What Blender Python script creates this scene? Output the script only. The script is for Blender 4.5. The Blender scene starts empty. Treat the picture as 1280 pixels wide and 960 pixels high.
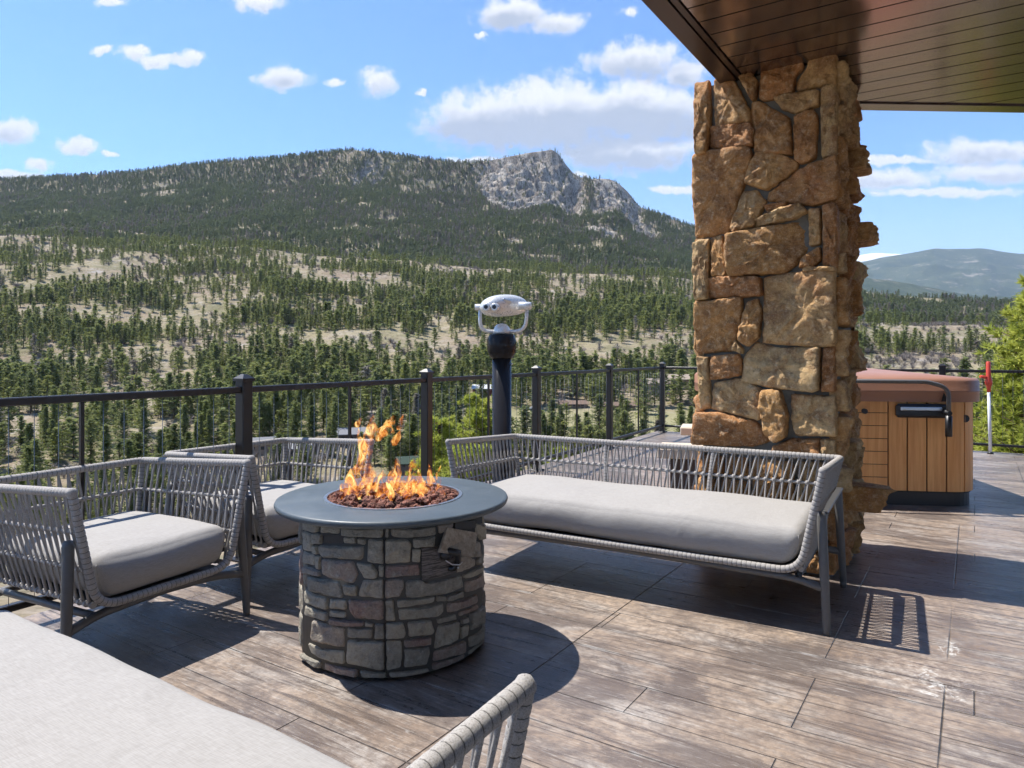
import bpy, math, random
import numpy as np
from mathutils import Vector, Matrix, noise as mnoise
random.seed(7); rng = np.random.default_rng(7)
R = math.radians
scn = bpy.context.scene
COL = scn.collection

# ------------------------------------------------------------------ measured geometry of the place
F_PX, HOR, CAM_H = 877.0, 443.0, 1.27          # focal length and horizon of the photograph (1280 px wide)
U = Vector((.835, -.5505, 0)); V = Vector((.5505, .835, 0))   # deck board direction, across the boards
def gpt(px, py, z=0.0):
    y = (CAM_H - z) * F_PX / (py - HOR); return Vector(((px - 640) / F_PX * y, y, z))
def proj(p): return 640 + F_PX * p[0] / p[1], HOR + F_PX * (CAM_H - p[2]) / p[1]

# ------------------------------------------------------------------ helpers
def link(o, parent=None):
    COL.objects.link(o)
    if parent: o.parent = parent
    return o
def tag(o, label=None, cat=None, group=None, kind=None):
    if label: o['label'] = label
    if cat: o['category'] = cat
    if group: o['group'] = group
    if kind: o['kind'] = kind
    return o
def empty(name, loc=(0, 0, 0), rz=0):
    o = bpy.data.objects.new(name, None); o.location = loc; o.rotation_euler = (0, 0, rz); o.empty_display_size = .1
    return link(o)
class MB:
    def __init__(s): s.v = []; s.f = []; s.sm = []; s.seam = {}
    def add(s, vs, fs, smooth=False):
        b = len(s.v); s.v += [tuple(v) for v in vs]; s.f += [tuple(i + b for i in f) for f in fs]; s.sm += [smooth] * len(fs)
    def box(s, c, d, rot=None, bev=0.0):
        x, y, z = d[0] / 2, d[1] / 2, d[2] / 2
        if bev <= 0:
            vs = [Vector((sx * x, sy * y, sz * z)) for sx in (-1, 1) for sy in (-1, 1) for sz in (-1, 1)]
            fs = [(0, 1, 3, 2), (4, 6, 7, 5), (0, 4, 5, 1), (2, 3, 7, 6), (0, 2, 6, 4), (1, 5, 7, 3)]
        else:
            b = min(bev, x * .9, y * .9, z * .9)
            vs = []; idx = {}
            for sx in (-1, 1):
                for sy in (-1, 1):
                    for sz in (-1, 1):
                        for a in range(3):
                            p = [sx * (x - b), sy * (y - b), sz * (z - b)]
                            p[a] = (sx * x, sy * y, sz * z)[a]
                            idx[(sx, sy, sz, a)] = len(vs); vs.append(Vector(p))
            fs = []
            for a in range(3):
                o1, o2 = [(1, 2), (2, 0), (0, 1)][a]
                for sg in (-1, 1):
                    q = []
                    for s1, s2 in ((-1, -1), (1, -1), (1, 1), (-1, 1)):
                        k = [0, 0, 0]; k[a] = sg; k[o1] = s1; k[o2] = s2; q.append(idx[(*k, a)])
                    fs.append(q if sg > 0 else q[::-1])
            for a in range(3):
                o1, o2 = [(1, 2), (2, 0), (0, 1)][a]
                for s1 in (-1, 1):
                    for s2 in (-1, 1):
                        def K(sa, ax):
                            k = [0, 0, 0]; k[a] = sa; k[o1] = s1; k[o2] = s2; return idx[(*k, ax)]
                        q = [K(-1, o1), K(1, o1), K(1, o2), K(-1, o2)]
                        fs.append(q if s1 * s2 > 0 else q[::-1])
            for sx in (-1, 1):
                for sy in (-1, 1):
                    for sz in (-1, 1):
                        q = [idx[(sx, sy, sz, a)] for a in range(3)]
                        fs.append(q if sx * sy * sz > 0 else q[::-1])
        c = Vector(c)
        s.add([c + (rot @ v if rot else v) for v in vs], fs)
    def tube(s, pts, r, n=8, caps=True, closed=False, wrap=0.0, depth=.0, flat=1.0):
        pts = [Vector(p) for p in pts]
        if wrap > 0:                                    # resample so that the rope turns can be modelled
            L = [0.0]
            for a, b in zip(pts, pts[1:]): L.append(L[-1] + (b - a).length)
            m = max(4, int(L[-1] / wrap * 6)); out = []; rr = []
            k = 0
            for i in range(m + 1):
                d = L[-1] * i / m
                while k < len(pts) - 2 and L[k + 1] < d: k += 1
                seg = max(1e-9, L[k + 1] - L[k]); out.append(pts[k].lerp(pts[k + 1], min(1, (d - L[k]) / seg)))
                rr.append(r * (1 - (depth if i % 6 == 0 else 0)) * (1 + .012 * math.sin(i * 1.7)))
            pts = out; rad = rr
        else:
            rad = r if isinstance(r, (list, tuple)) else [r] * len(pts)
        m = len(pts); T = []
        for i in range(m):
            a = pts[i - 1] if i > 0 else (pts[-1] if closed else pts[0]); b = pts[i + 1] if i < m - 1 else (pts[0] if closed else pts[-1])
            t = (b - a); T.append(t.normalized() if t.length > 1e-9 else Vector((0, 0, 1)))
        up = Vector((0, 0, 1)) if abs(T[0].z) < .9 else Vector((1, 0, 0))
        N = (up - T[0] * up.dot(T[0])).normalized(); vs = []
        for i in range(m):
            N = (N - T[i] * N.dot(T[i])).normalized(); B = T[i].cross(N)
            for k in range(n):
                a = 2 * math.pi * k / n
                vs.append(pts[i] + (N * math.cos(a) * flat + B * math.sin(a)) * rad[i])
        fs = []
        for i in range(m - 1 + (1 if closed else 0)):
            j = (i + 1) % m
            for k in range(n):
                l = (k + 1) % n; fs.append((i * n + k, i * n + l, j * n + l, j * n + k))
        b0 = len(s.v); s.add(vs, fs, True)
        if wrap > 0:
            for i in range(0, m, 6):
                for k in range(n): s.seam[b0 + i * n + k] = 1.0
        if caps and not closed:
            s.f.append(tuple(b0 + k for k in range(n))[::-1]); s.sm.append(False)
            s.f.append(tuple(b0 + (m - 1) * n + k for k in range(n))); s.sm.append(False)
    def lathe(s, prof, c=(0, 0, 0), n=48, smooth=True, close=True):
        vs = []; c = Vector(c)
        for r, z in prof:
            for k in range(n):
                a = 2 * math.pi * k / n; vs.append(c + Vector((r * math.cos(a), r * math.sin(a), z)))
        fs = [(i * n + k, i * n + (k + 1) % n, (i + 1) * n + (k + 1) % n, (i + 1) * n + k) for i in range(len(prof) - 1) for k in range(n)]
        b = len(s.v); s.add(vs, fs, smooth)
        if close:
            s.f.append(tuple(b + k for k in range(n))[::-1]); s.sm.append(False)
            s.f.append(tuple(b + (len(prof) - 1) * n + k for k in range(n))); s.sm.append(False)
    def prism(s, poly, z0, z1):
        n = len(poly); vs = [(p[0], p[1], z0) for p in poly] + [(p[0], p[1], z1) for p in poly]
        s.add(vs, [tuple(range(n))[::-1], tuple(range(n, 2 * n))] + [(i, (i + 1) % n, n + (i + 1) % n, n + i) for i in range(n)])
    def build(s, name, mat, parent=None, recalc=False):
        me = bpy.data.meshes.new(name); me.from_pydata(s.v, [], s.f)
        me.polygons.foreach_set('use_smooth', s.sm); me.update()
        if recalc:
            import bmesh
            bm = bmesh.new(); bm.from_mesh(me); bmesh.ops.recalc_face_normals(bm, faces=bm.faces); bm.to_mesh(me); bm.free()
        if mat: me.materials.append(mat)
        if s.seam:
            ar = np.zeros(len(s.v), np.float32); ar[list(s.seam)] = 1; me.attributes.new('seam', 'FLOAT', 'POINT').data.foreach_set('value', ar)
        return link(bpy.data.objects.new(name, me), parent)

def fillet(pts, rads, n=6):
    out = [Vector(pts[0])]
    for i in range(1, len(pts) - 1):
        p, a, b = Vector(pts[i]), Vector(pts[i - 1]), Vector(pts[i + 1]); r = rads[i] if isinstance(rads, (list, tuple)) else rads
        da, db = (a - p), (b - p); r = min(r, da.length * .49, db.length * .49)
        if r <= 1e-6: out.append(p); continue
        s, e = p + da.normalized() * r, p + db.normalized() * r
        for k in range(n + 1):
            t = k / n; out.append(s * (1 - t) ** 2 + p * 2 * t * (1 - t) + e * t * t)
    out.append(Vector(pts[-1])); return out

# vectorised value noise
def _hash(ix, iy, iz):
    h = (ix.astype(np.int64) * 374761393 + iy.astype(np.int64) * 668265263 + iz.astype(np.int64) * 1274126177) & 0xffffffff
    h = ((h ^ (h >> 13)) * 1103515245) & 0xffffffff; h = (h ^ (h >> 16)) & 0xffff
    return h / 65535.0
def vnoise(x, y, z=None):
    x = np.asarray(x, float); y = np.asarray(y, float); z = np.zeros_like(x) if z is None else np.asarray(z, float)
    x0, y0, z0 = np.floor(x), np.floor(y), np.floor(z); fx, fy, fz = x - x0, y - y0, z - z0
    fx, fy, fz = [f * f * (3 - 2 * f) for f in (fx, fy, fz)]; r = 0
    for dx in (0, 1):
        for dy in (0, 1):
            for dz in (0, 1):
                w = (fx if dx else 1 - fx) * (fy if dy else 1 - fy) * (fz if dz else 1 - fz)
                r = r + w * _hash(x0 + dx, y0 + dy, z0 + dz)
    return r
def fbm(x, y, o=4, z=None):
    t = 0; a = .5; s = 0
    for k in range(o):
        t = t + a * vnoise(x * 2 ** k + 17.3 * k, y * 2 ** k - 9.1 * k, None if z is None else z * 2 ** k); s += a; a *= .5
    return t / s

# ------------------------------------------------------------------ materials
class NT:
    def __init__(s, mat):
        s.t = mat.node_tree; s.n = s.t.nodes; s.l = s.t.links
    def new(s, t, **kw):
        nd = s.n.new(t)
        for k, v in kw.items(): setattr(nd, k, v)
        return nd
    def put(s, sock, v):
        if v is None: return
        if hasattr(v, 'is_output'): s.l.new(v, sock)
        elif isinstance(v, (tuple, list)) and len(v) == 3 and sock.type == 'RGBA': sock.default_value = (*v, 1)
        else: sock.default_value = v
    def math(s, op, a, b=None, c=None, clamp=False):
        nd = s.new('ShaderNodeMath', operation=op, use_clamp=clamp); s.put(nd.inputs[0], a)
        if b is not None: s.put(nd.inputs[1], b)
        if c is not None: s.put(nd.inputs[2], c)
        return nd.outputs[0]
    def vmath(s, op, a, b=None):
        nd = s.new('ShaderNodeVectorMath', operation=op); s.put(nd.inputs[0], a)
        if b is not None: s.put(nd.inputs[1], b)
        return nd.outputs[1] if op in ('LENGTH', 'DOT_PRODUCT', 'DISTANCE') else nd.outputs[0]
    def mix(s, f, a, b, mode='MIX'):
        nd = s.new('ShaderNodeMix', data_type='RGBA', blend_type=mode); s.put(nd.inputs[0], f); s.put(nd.inputs[6], a); s.put(nd.inputs[7], b)
        return nd.outputs[2]
    def noise(s, vec, scale, detail=4, rough=.55, dist=0.0):
        nd = s.new('ShaderNodeTexNoise'); s.put(nd.inputs['Vector'], vec); nd.inputs['Scale'].default_value = scale
        nd.inputs['Detail'].default_value = detail; nd.inputs['Roughness'].default_value = rough; nd.inputs['Distortion'].default_value = dist
        return nd.outputs[0]
    def ramp(s, f, lo, hi, a=0.0, b=1.0):
        nd = s.new('ShaderNodeMapRange', interpolation_type='SMOOTHSTEP'); s.put(nd.inputs[0], f)
        for i, v in enumerate((lo, hi, a, b)): nd.inputs[i + 1].default_value = v
        return nd.outputs[0]
    def mapping(s, vec, scale=(1, 1, 1), rot=(0, 0, 0), loc=(0, 0, 0)):
        nd = s.new('ShaderNodeMapping'); s.put(nd.inputs[0], vec); nd.inputs['Scale'].default_value = scale
        nd.inputs['Rotation'].default_value = rot; nd.inputs['Location'].default_value = loc; return nd.outputs[0]
    def bump(s, h, strength=.5, dist=.01, normal=None):
        nd = s.new('ShaderNodeBump'); s.put(nd.inputs['Height'], h); nd.inputs['Strength'].default_value = strength
        nd.inputs['Distance'].default_value = dist; s.put(nd.inputs['Normal'], normal); return nd.outputs[0]
def material(name, color=(.5, .5, .5), rough=.5, metal=0.0, fn=None, **kw):
    m = bpy.data.materials.new(name); m.use_nodes = True; t = NT(m); b = t.n['Principled BSDF']
    b.inputs['Base Color'].default_value = (*color, 1); b.inputs['Roughness'].default_value = rough; b.inputs['Metallic'].default_value = metal
    for k, v in kw.items(): b.inputs[k].default_value = v
    if fn:
        tc = t.new('ShaderNodeTexCoord'); fn(t, b, tc.outputs['Object'])
    return m

def f_cushion(t, b, co):
    w = t.noise(t.mapping(co, (30, 430, 430)), 1, 2, .6)
    w2 = t.noise(t.mapping(co, (420, 30, 300)), 1, 2, .5)
    s = t.math('ADD', t.math('MULTIPLY', w, .6), t.math('MULTIPLY', w2, .4))
    big = t.noise(co, 3, 3)
    c = t.mix(t.ramp(s, .3, .7), (.275, .26, .243), (.355, .34, .322)); c = t.mix(t.ramp(big, .3, .8, 0, .25), c, (.28, .268, .255))
    t.put(b.inputs['Base Color'], c)
    wr = t.noise(co, 5, 3, .5, .6)
    n1 = t.bump(wr, .5, .02); t.put(b.inputs['Normal'], t.bump(s, .35, .0015, n1))
def f_rope(t, b, co):
    n = t.noise(co, 380, 3, .6); n2 = t.noise(co, 12, 2)
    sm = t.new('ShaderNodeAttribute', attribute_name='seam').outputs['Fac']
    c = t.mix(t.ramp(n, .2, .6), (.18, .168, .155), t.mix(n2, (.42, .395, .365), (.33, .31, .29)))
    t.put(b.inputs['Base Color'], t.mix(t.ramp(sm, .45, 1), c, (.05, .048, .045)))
    t.put(b.inputs['Normal'], t.bump(n, .7, .0015))
def f_alu(t, b, co):
    n = t.noise(co, 40, 3); t.put(b.inputs['Base Color'], t.mix(n, (.092, .089, .085), (.128, .122, .117)))
    t.put(b.inputs['Normal'], t.bump(t.noise(co, 700, 2), .15, .0005))
def f_stone(cols):
    def fn(t, b, co):
        at = t.new('ShaderNodeAttribute', attribute_name='tone').outputs['Fac']
        n = t.noise(co, 9, 8, .68, .3); n2 = t.noise(co, 34, 8, .72); n3 = t.noise(co, 3.2, 3)
        c = t.mix(t.ramp(at, .0, .5), cols[0], cols[1]); c = t.mix(t.ramp(at, .5, 1), c, cols[2])
        c = t.mix(t.ramp(n, .38, .68, 0, .75), c, cols[3])
        c = t.mix(t.ramp(n2, .5, .72, 0, .6), c, cols[4])
        c = t.mix(t.ramp(n2, .5, .28, 0, .6), c, cols[5])
        c = t.mix(t.ramp(n3, .55, .75, 0, .5), c, cols[6])
        n4 = t.noise(co, 120, 5, .8); c = t.mix(t.ramp(n4, .54, .68, 0, .55), c, cols[4]); c = t.mix(t.ramp(n4, .44, .32, 0, .5), c, cols[5])
        t.put(b.inputs['Base Color'], c)
        bb = t.bump(n, 1.0, .03); b3 = t.bump(n2, 1.0, .012, bb); t.put(b.inputs['Normal'], t.bump(n4, .8, .0035, b3))
    return fn
def f_mortar(t, b, co):
    n = t.noise(co, 60, 5, .7); t.put(b.inputs['Base Color'], t.mix(n, (.13, .12, .10), (.23, .22, .185)))
    t.put(b.inputs['Normal'], t.bump(n, .8, .006))
def f_deck(t, b, co):
    sx = t.new('ShaderNodeSeparateXYZ'); t.put(sx.inputs[0], co); u, v = sx.outputs[0], sx.outputs[1]
    wob = t.noise(co, 1.1, 2); wv = t.math('ADD', v, t.math('MULTIPLY', t.math('SUBTRACT', wob, .5), .006))
    W = .218
    rv = t.math('DIVIDE', t.math('SUBTRACT', wv, 1.644 - W * 40), W); row = t.math('FLOOR', rv); fv = t.math('SUBTRACT', rv, row)
    wn = t.new('ShaderNodeTexWhiteNoise', noise_dimensions='1D'); t.put(wn.inputs['W'], row); rr = wn.outputs[0]
    L = 1.45
    ru = t.math('DIVIDE', t.math('ADD', u, t.math('MULTIPLY', t.math('ROUND', t.math('MULTIPLY', rr, 2.6)), .52)), L)
    cu = t.math('FLOOR', ru); fu = t.math('SUBTRACT', ru, cu)
    skip = t.new('ShaderNodeTexWhiteNoise', noise_dimensions='2D'); cx = t.new('ShaderNodeCombineXYZ'); t.put(cx.inputs[0], cu); t.put(cx.inputs[1], row)
    t.put(skip.inputs['Vector'], cx.outputs[0]); pr = skip.outputs[0]
    dj = t.math('MINIMUM', fv, t.math('SUBTRACT', 1, fv)); dj = t.math('MULTIPLY', dj, W)
    dn = t.noise(co, 9, 5, .7); wdt = t.math('MULTIPLY_ADD', dn, .010, -.0015)
    jl = t.math('SUBTRACT', 1, t.math('DIVIDE', dj, t.math('MAXIMUM', wdt, .0005)), clamp=True)
    de = t.math('MULTIPLY', t.math('MINIMUM', fu, t.math('SUBTRACT', 1, fu)), L)
    je = t.math('SUBTRACT', 1, t.math('DIVIDE', de, .0035), clamp=True)
    ctl = t.math('ABSOLUTE', t.math('ADD', u, 1.476)); jc = t.math('SUBTRACT', 1, t.math('DIVIDE', ctl, .0045), clamp=True)
    ctl2 = t.math('ABSOLUTE', t.math('ADD', u, .093)); jc2 = t.math('MULTIPLY', t.math('SUBTRACT', 1, t.math('DIVIDE', ctl2, .0045), clamp=True), t.ramp(t.noise(co, 1.3, 3), .4, .55))
    joint = t.math('MAXIMUM', t.math('MAXIMUM', jl, je), t.math('MAXIMUM', jc, jc2))
    g1 = t.noise(t.mapping(co, (1.6, 26, 1)), 1, 8, .68, 1.2); g2 = t.noise(t.mapping(co, (9, 120, 1)), 1, 5, .7, .8)
    m1 = t.noise(co, 1.15, 6, .65, .4); m2 = t.noise(t.mapping(co, (2, 5, 1), loc=(7, 3, 0)), 1, 6, .7, .5); m3 = t.noise(co, 26, 6, .75)
    c = t.mix(t.ramp(m1, .32, .66), (.165, .12, .092), (.41, .32, .245))
    c = t.mix(t.ramp(m2, .44, .68, 0, .75), c, (.45, .425, .395))
    c = t.mix(t.ramp(t.noise(t.mapping(co, loc=(3, 9, 0)), .9, 6, .7), .5, .7, 0, .6), c, (.40, .27, .165))
    c = t.mix(t.ramp(g1, .50, .37, 0, .85), c, (.08, .062, .052)); c = t.mix(t.ramp(t.noise(t.mapping(co, (.8, 1.6, 1), loc=(1, 5, 0)), 1.4, 7, .72, .6), .46, .58, 0, .85), c, (.105, .083, .072))
    c = t.mix(t.ramp(g2, .54, .68, 0, .6), c, (.50, .48, .45)); c = t.mix(t.ramp(g2, .46, .34, 0, .55), c, (.10, .08, .07))
    c = t.mix(t.ramp(m3, .60, .40, 0, .5), c, (.12, .10, .09))
    c = t.mix(t.math('MULTIPLY_ADD', pr, .28, 0), c, (.16, .12, .10))
    # pale efflorescence along some joints and the white residue by the control joint
    c = t.mix(t.math('MULTIPLY', t.ramp(dj, .016, .0, 0, 1), t.ramp(t.noise(co, 3.1, 4, .7), .53, .66, 0, .55)), c, (.56, .55, .53))
    def spot(cu_, cv_, ru_, rv_):
        q = t.vmath('MULTIPLY', t.vmath('SUBTRACT', co, (cu_, cv_, 0)), (1 / ru_, 1 / rv_, 0)); return t.math('SUBTRACT', 1, t.vmath('LENGTH', q), clamp=True)
    def uvp(px, py): p = gpt(px, py); return p.dot(U), p.dot(V)
    sp = None
    for px, py, a_, b_ in ((1186, 810, .05, .14), (1160, 846, .05, .10), (1176, 868, .10, .05), (1172, 858, .05, .07)):
        uu, vv = uvp(px, py); q = spot(uu, vv, a_, b_); sp = q if sp is None else t.math('MAXIMUM', sp, q)
    ln = t.math('ABSOLUTE', t.math('SUBTRACT', t.noise(co, 11, 3, .6, 1.2), .5))
    c = t.mix(t.math('MULTIPLY', t.math('MULTIPLY', t.ramp(sp, .0, .5), t.ramp(ln, .04, .004)), t.ramp(m3, .35, .6, .1, .8)), c, (.72, .72, .70))
    uu, vv = uvp(1165, 850); halo = t.ramp(spot(uu, vv, .35, .30), 0, 1); c = t.mix(t.math('MULTIPLY', halo, t.ramp(m3, .48, .66, 0, .6)), c, (.55, .53, .5))
    jf = t.math('MULTIPLY', t.math('MAXIMUM', joint, 0.0), t.ramp(t.noise(co, 2.3, 4, .7), .36, .60, .4, .95)); c = t.mix(t.math('MAXIMUM', jf, t.math('MULTIPLY', jc, .85)), c, (.03, .026, .024))
    t.put(b.inputs['Base Color'], c)
    t.put(b.inputs['Roughness'], t.math('MULTIPLY_ADD', t.math('MULTIPLY', g1, m3), 1.0, .10))
    h = t.math('ADD', t.math('MULTIPLY', g1, .6), t.math('ADD', t.math('MULTIPLY', g2, .25), t.math('MULTIPLY', m3, .35)))
    h = t.math('SUBTRACT', h, t.math('MULTIPLY', joint, 1.4))
    t.put(b.inputs['Normal'], t.bump(h, .8, .006))
def f_slate(t, b, co):
    n = t.noise(co, 5, 6, .65, .5); n2 = t.noise(co, 130, 4, .7)
    c = t.mix(n, (.035, .048, .056), (.095, .118, .132)); c = t.mix(t.ramp(n2, .5, .8, 0, .35), c, (.2, .22, .23)); c = t.mix(t.ramp(t.noise(t.mapping(co, (3, 22, 3)), 1, 8, .8, 1.5), .60, .72, 0, .35), c, (.30, .32, .33))
    t.put(b.inputs['Base Color'], c); t.put(b.inputs['Roughness'], t.math('MULTIPLY_ADD', n, .3, .32)); t.put(b.inputs['Normal'], t.bump(t.math('ADD', n, t.math('MULTIPLY', n2, .3)), .35, .004))
def f_wood(t, b, co):
    g = t.noise(t.mapping(co, (30, 30, 1.4)), 1, 6, .65, .5); n = t.noise(co, 2, 2)
    c = t.mix(t.ramp(g, .3, .7), (.66, .29, .085), (.86, .45, .165)); c = t.mix(t.ramp(n, .3, .7, 0, .3), c, (.66, .31, .10))
    t.put(b.inputs['Base Color'], c); t.put(b.inputs['Normal'], t.bump(g, .2, .002))
def f_soffit(t, b, co):
    n = t.noise(t.mapping(co, (1.5, 8, 1)), 1, 4); t.put(b.inputs['Roughness'], t.math('MULTIPLY_ADD', n, .14, .10))
    t.put(b.inputs['Base Color'], t.mix(n, (.27, .205, .175), (.38, .295, .25)))
def f_black(t, b, co):
    t.put(b.inputs['Normal'], t.bump(t.noise(co, 300, 3), .12, .001)); n = t.noise(co, 7, 4); t.put(b.inputs['Base Color'], t.mix(n, (.014, .014, .016), (.03, .028, .028)))
def f_vinyl(t, b, co):
    n = t.noise(co, 2.5, 5, .6); t.put(b.inputs['Base Color'], t.mix(n, (.29, .13, .075), (.39, .205, .13))); t.put(b.inputs['Normal'], t.bump(t.math('ADD', n, t.math('MULTIPLY', t.noise(co, 260, 3), .06)), .5, .02))
def f_lava(t, b, co):
    n = t.noise(co, 35, 6, .75); t.put(b.inputs['Base Color'], t.mix(t.ramp(n, .35, .65), (.06, .022, .014), (.33, .14, .095))); t.put(b.inputs['Normal'], t.bump(n, 1, .01))
def f_white(t, b, co):
    n = t.noise(co, 60, 4); t.put(b.inputs['Base Color'], t.mix(n, (.62, .61, .58), (.76, .75, .72))); t.put(b.inputs['Roughness'], t.math('MULTIPLY_ADD', n, .3, .15))
def f_plate(t, b, co):
    g = t.noise(t.mapping(co, (12, 12, 190)), 1, 5, .7); t.put(b.inputs['Base Color'], t.mix(t.ramp(g, .42, .58), (.03, .027, .025), (.17, .15, .14)))
def f_cover(t, b, co):
    g = t.noise(co, 45, 6, .7); t.put(b.inputs['Base Color'], t.mix(t.ramp(g, .3, .7), (.22, .17, .12), (.42, .35, .27))); t.put(b.inputs['Normal'], t.bump(g, .5, .004))
def f_bark(t, b, co):
    g = t.noise(t.mapping(co, (9, 9, 2)), 1, 5, .7); t.put(b.inputs['Base Color'], t.mix(g, (.05, .035, .025), (.17, .11, .075))); t.put(b.inputs['Normal'], t.bump(g, .6, .04))

M = {}
M['cushion'] = material('woven cushion fabric', rough=.95, fn=f_cushion)
M['rope'] = material('grey wrapped rope', rough=.85, fn=f_rope)
M['alu'] = material('charcoal powder coat', rough=.42, fn=f_alu)
M['pillar'] = material('rustic brown stone', rough=.8, fn=f_stone([(.52, .23, .075), (.62, .33, .11), (.68, .46, .21), (.24, .10, .035), (.84, .68, .44), (.12, .055, .025), (.50, .19, .06)]))
M['ledge'] = material('grey ledge stone', rough=.7, fn=f_stone([(.23, .21, .175), (.42, .375, .285), (.29, .18, .15), (.30, .275, .225), (.54, .51, .41), (.10, .10, .095), (.21, .20, .16)]))
M['mortar'] = material('grey mortar', rough=.95, fn=f_mortar)
M['pitmortar'] = material('dark joint mortar', (.085, .08, .07), .9)
M['deck'] = material('stamped concrete planks', rough=.5, fn=f_deck)
M['slate'] = material('slate tabletop', rough=.4, fn=f_slate)
M['wood'] = material('cedar coloured panel', rough=.5, fn=f_wood)
M['soffit'] = material('bronze metal soffit', rough=.2, metal=.85, fn=f_soffit)
M['fascia'] = material('dark bronze trim', (.085, .052, .04), .33, .5)
M['groove'] = material('groove shadow', (.015, .01, .008), .6)
M['railing'] = material('black bronze railing', (.014, .0115, .011), .36, 0.0)
M['black'] = material('black gloss paint', rough=.14, fn=f_black, **{'Specular IOR Level': .14})
M['plastic'] = material('black plastic', (.02, .02, .021), .4)
M['vinyl'] = material('brown vinyl cover', rough=.42, fn=f_vinyl)
M['lava'] = material('lava rock', rough=.9, fn=f_lava)
M['silver'] = material('pale enamelled metal', rough=.3, metal=.35, fn=f_white)
M['steel'] = material('brushed steel', (.6, .6, .6), .3, 1.0)
M['plate'] = material('weathered control plate', rough=.6, metal=.2, fn=f_plate)
M['cover'] = material('tan stone look cover', rough=.8, fn=f_cover)
M['bark'] = material('pine bark', rough=.9, fn=f_bark)
M['red'] = material('red plastic', (.55, .06, .03), .4)
M['whitepole'] = material('white painted tube', (.72, .72, .74), .35)
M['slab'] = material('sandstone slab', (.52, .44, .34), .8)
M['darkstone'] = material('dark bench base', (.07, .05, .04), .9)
M['wire'] = material('thin steel cable', (.25, .25, .24), .35, .8)

# ------------------------------------------------------------------ camera, sun, sky
cam = bpy.data.cameras.new('camera'); co = bpy.data.objects.new('camera', cam); link(co); scn.camera = co
co.location = (0, 0, CAM_H); co.rotation_euler = (R(90), 0, 0); cam.sensor_width = 36; cam.lens = F_PX / 1280 * 36
cam.shift_y = -(480 - HOR) / 1280; cam.clip_start = .05; cam.clip_end = 90000
sdir = (-.53 * U - .06 * V + Vector((0, 0, 1))).normalized()
elev = math.asin(sdir.z); azim = math.atan2(sdir.x, sdir.y)
sl = bpy.data.lights.new('sun', 'SUN'); sl.energy = 4.4; sl.angle = R(.53); sl.color = (1, .955, .89)
so = link(bpy.data.objects.new('sun', sl)); so.rotation_euler = sdir.to_track_quat('Z', 'Y').to_euler(); so.location = (-5, 5, 20)
w = bpy.data.worlds.new('World'); scn.world = w; w.use_nodes = True
t = NT(w); bg = t.n['Background']; bg.inputs[1].default_value = 1
sky = t.new('ShaderNodeTexSky', sky_type='NISHITA', sun_disc=False, sun_elevation=elev, sun_rotation=azim, altitude=2400, air_density=1.0, dust_density=.7, ozone_density=2.2)
skc = t.new('ShaderNodeVectorMath', operation='SCALE'); t.l.new(sky.outputs[0], skc.inputs[0]); skc.inputs[3].default_value = .134
skyc = t.vmath('MULTIPLY', skc.outputs[0], (.70, .89, 1.06))
tc = t.new('ShaderNodeTexCoord'); sx = t.new('ShaderNodeSeparateXYZ'); t.l.new(tc.outputs['Generated'], sx.inputs[0])
yy = t.math('MAXIMUM', t.math('ABSOLUTE', sx.outputs[1]), .02)
A = t.math('DIVIDE', sx.outputs[0], yy); Ee = t.math('DIVIDE', sx.outputs[2], yy)
cb = t.new('ShaderNodeCombineXYZ'); t.l.new(A, cb.inputs[0]); t.l.new(Ee, cb.inputs[1]); P = cb.outputs[0]
wx = t.new('ShaderNodeTexNoise', noise_dimensions='2D'); t.l.new(P, wx.inputs['Vector']); wx.inputs['Scale'].default_value = 22; wx.inputs['Detail'].default_value = 6; wx.inputs['Roughness'].default_value = .6
Pw = t.vmath('ADD', P, t.vmath('MULTIPLY', t.vmath('SUBTRACT', wx.outputs['Color'], (.5, .5, .5)), (.045, .024, 0)))
blobs = [(122, 61, 14, 8), (165, 66, 28, 11), (196, 75, 24, 9), (238, 73, 20, 10), (354, 97, 34, 17), (466, 101, 26, 17), (420, 104, 15, 8),
 (12, 165, 34, 19), (98, 184, 30, 12), (140, 192, 14, 5), (50, 205, 22, 12), (14, 219, 42, 8), (325, 4, 32, 14), (140, 0, 24, 7),
 (640, 18, 55, 25), (695, 28, 42, 18), (601, 46, 9, 6), (787, 16, 16, 10), (800, 76, 70, 26), (850, 92, 40, 22),
 (622, 150, 88, 38), (705, 144, 120, 46), (800, 138, 100, 38), (690, 165, 140, 26), (780, 190, 130, 28), (722, 219, 14, 6), (930, 60, 60, 30),
 (1120, 200, 70, 7), (1235, 190, 95, 18), (1110, 224, 85, 15), (1232, 216, 80, 17), (1180, 241, 120, 6), (590, 199, 40, 5), (640, 183, 8, 4), (530, 114, 10, 6), (850, 235, 50, 6),
 (-200, 60, 90, 30), (-420, 150, 120, 20), (1500, 100, 120, 30), (1650, 200, 160, 20), (300, -190, 160, 40), (900, -260, 200, 50)]
mk = None; sh = None
for px, py, rx, ry in blobs:
    q = t.vmath('MULTIPLY', t.vmath('SUBTRACT', Pw, ((px - 640) / F_PX, (HOR - py) / F_PX, 0)), (F_PX / rx, F_PX / ry, 0))
    m_ = t.math('SUBTRACT', 1.25 if ry < 35 else 1.4, t.vmath('LENGTH', q), clamp=True)
    qs = t.new('ShaderNodeSeparateXYZ'); t.l.new(q, qs.inputs[0])
    big = min(1, ry / 34)
    s_ = t.math('MULTIPLY', m_, t.math('MULTIPLY', t.math('MULTIPLY_ADD', qs.outputs[1], -.8, .42), big))
    mk = m_ if mk is None else t.math('MAXIMUM', mk, m_); sh = s_ if sh is None else t.math('MAXIMUM', sh, s_)
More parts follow.
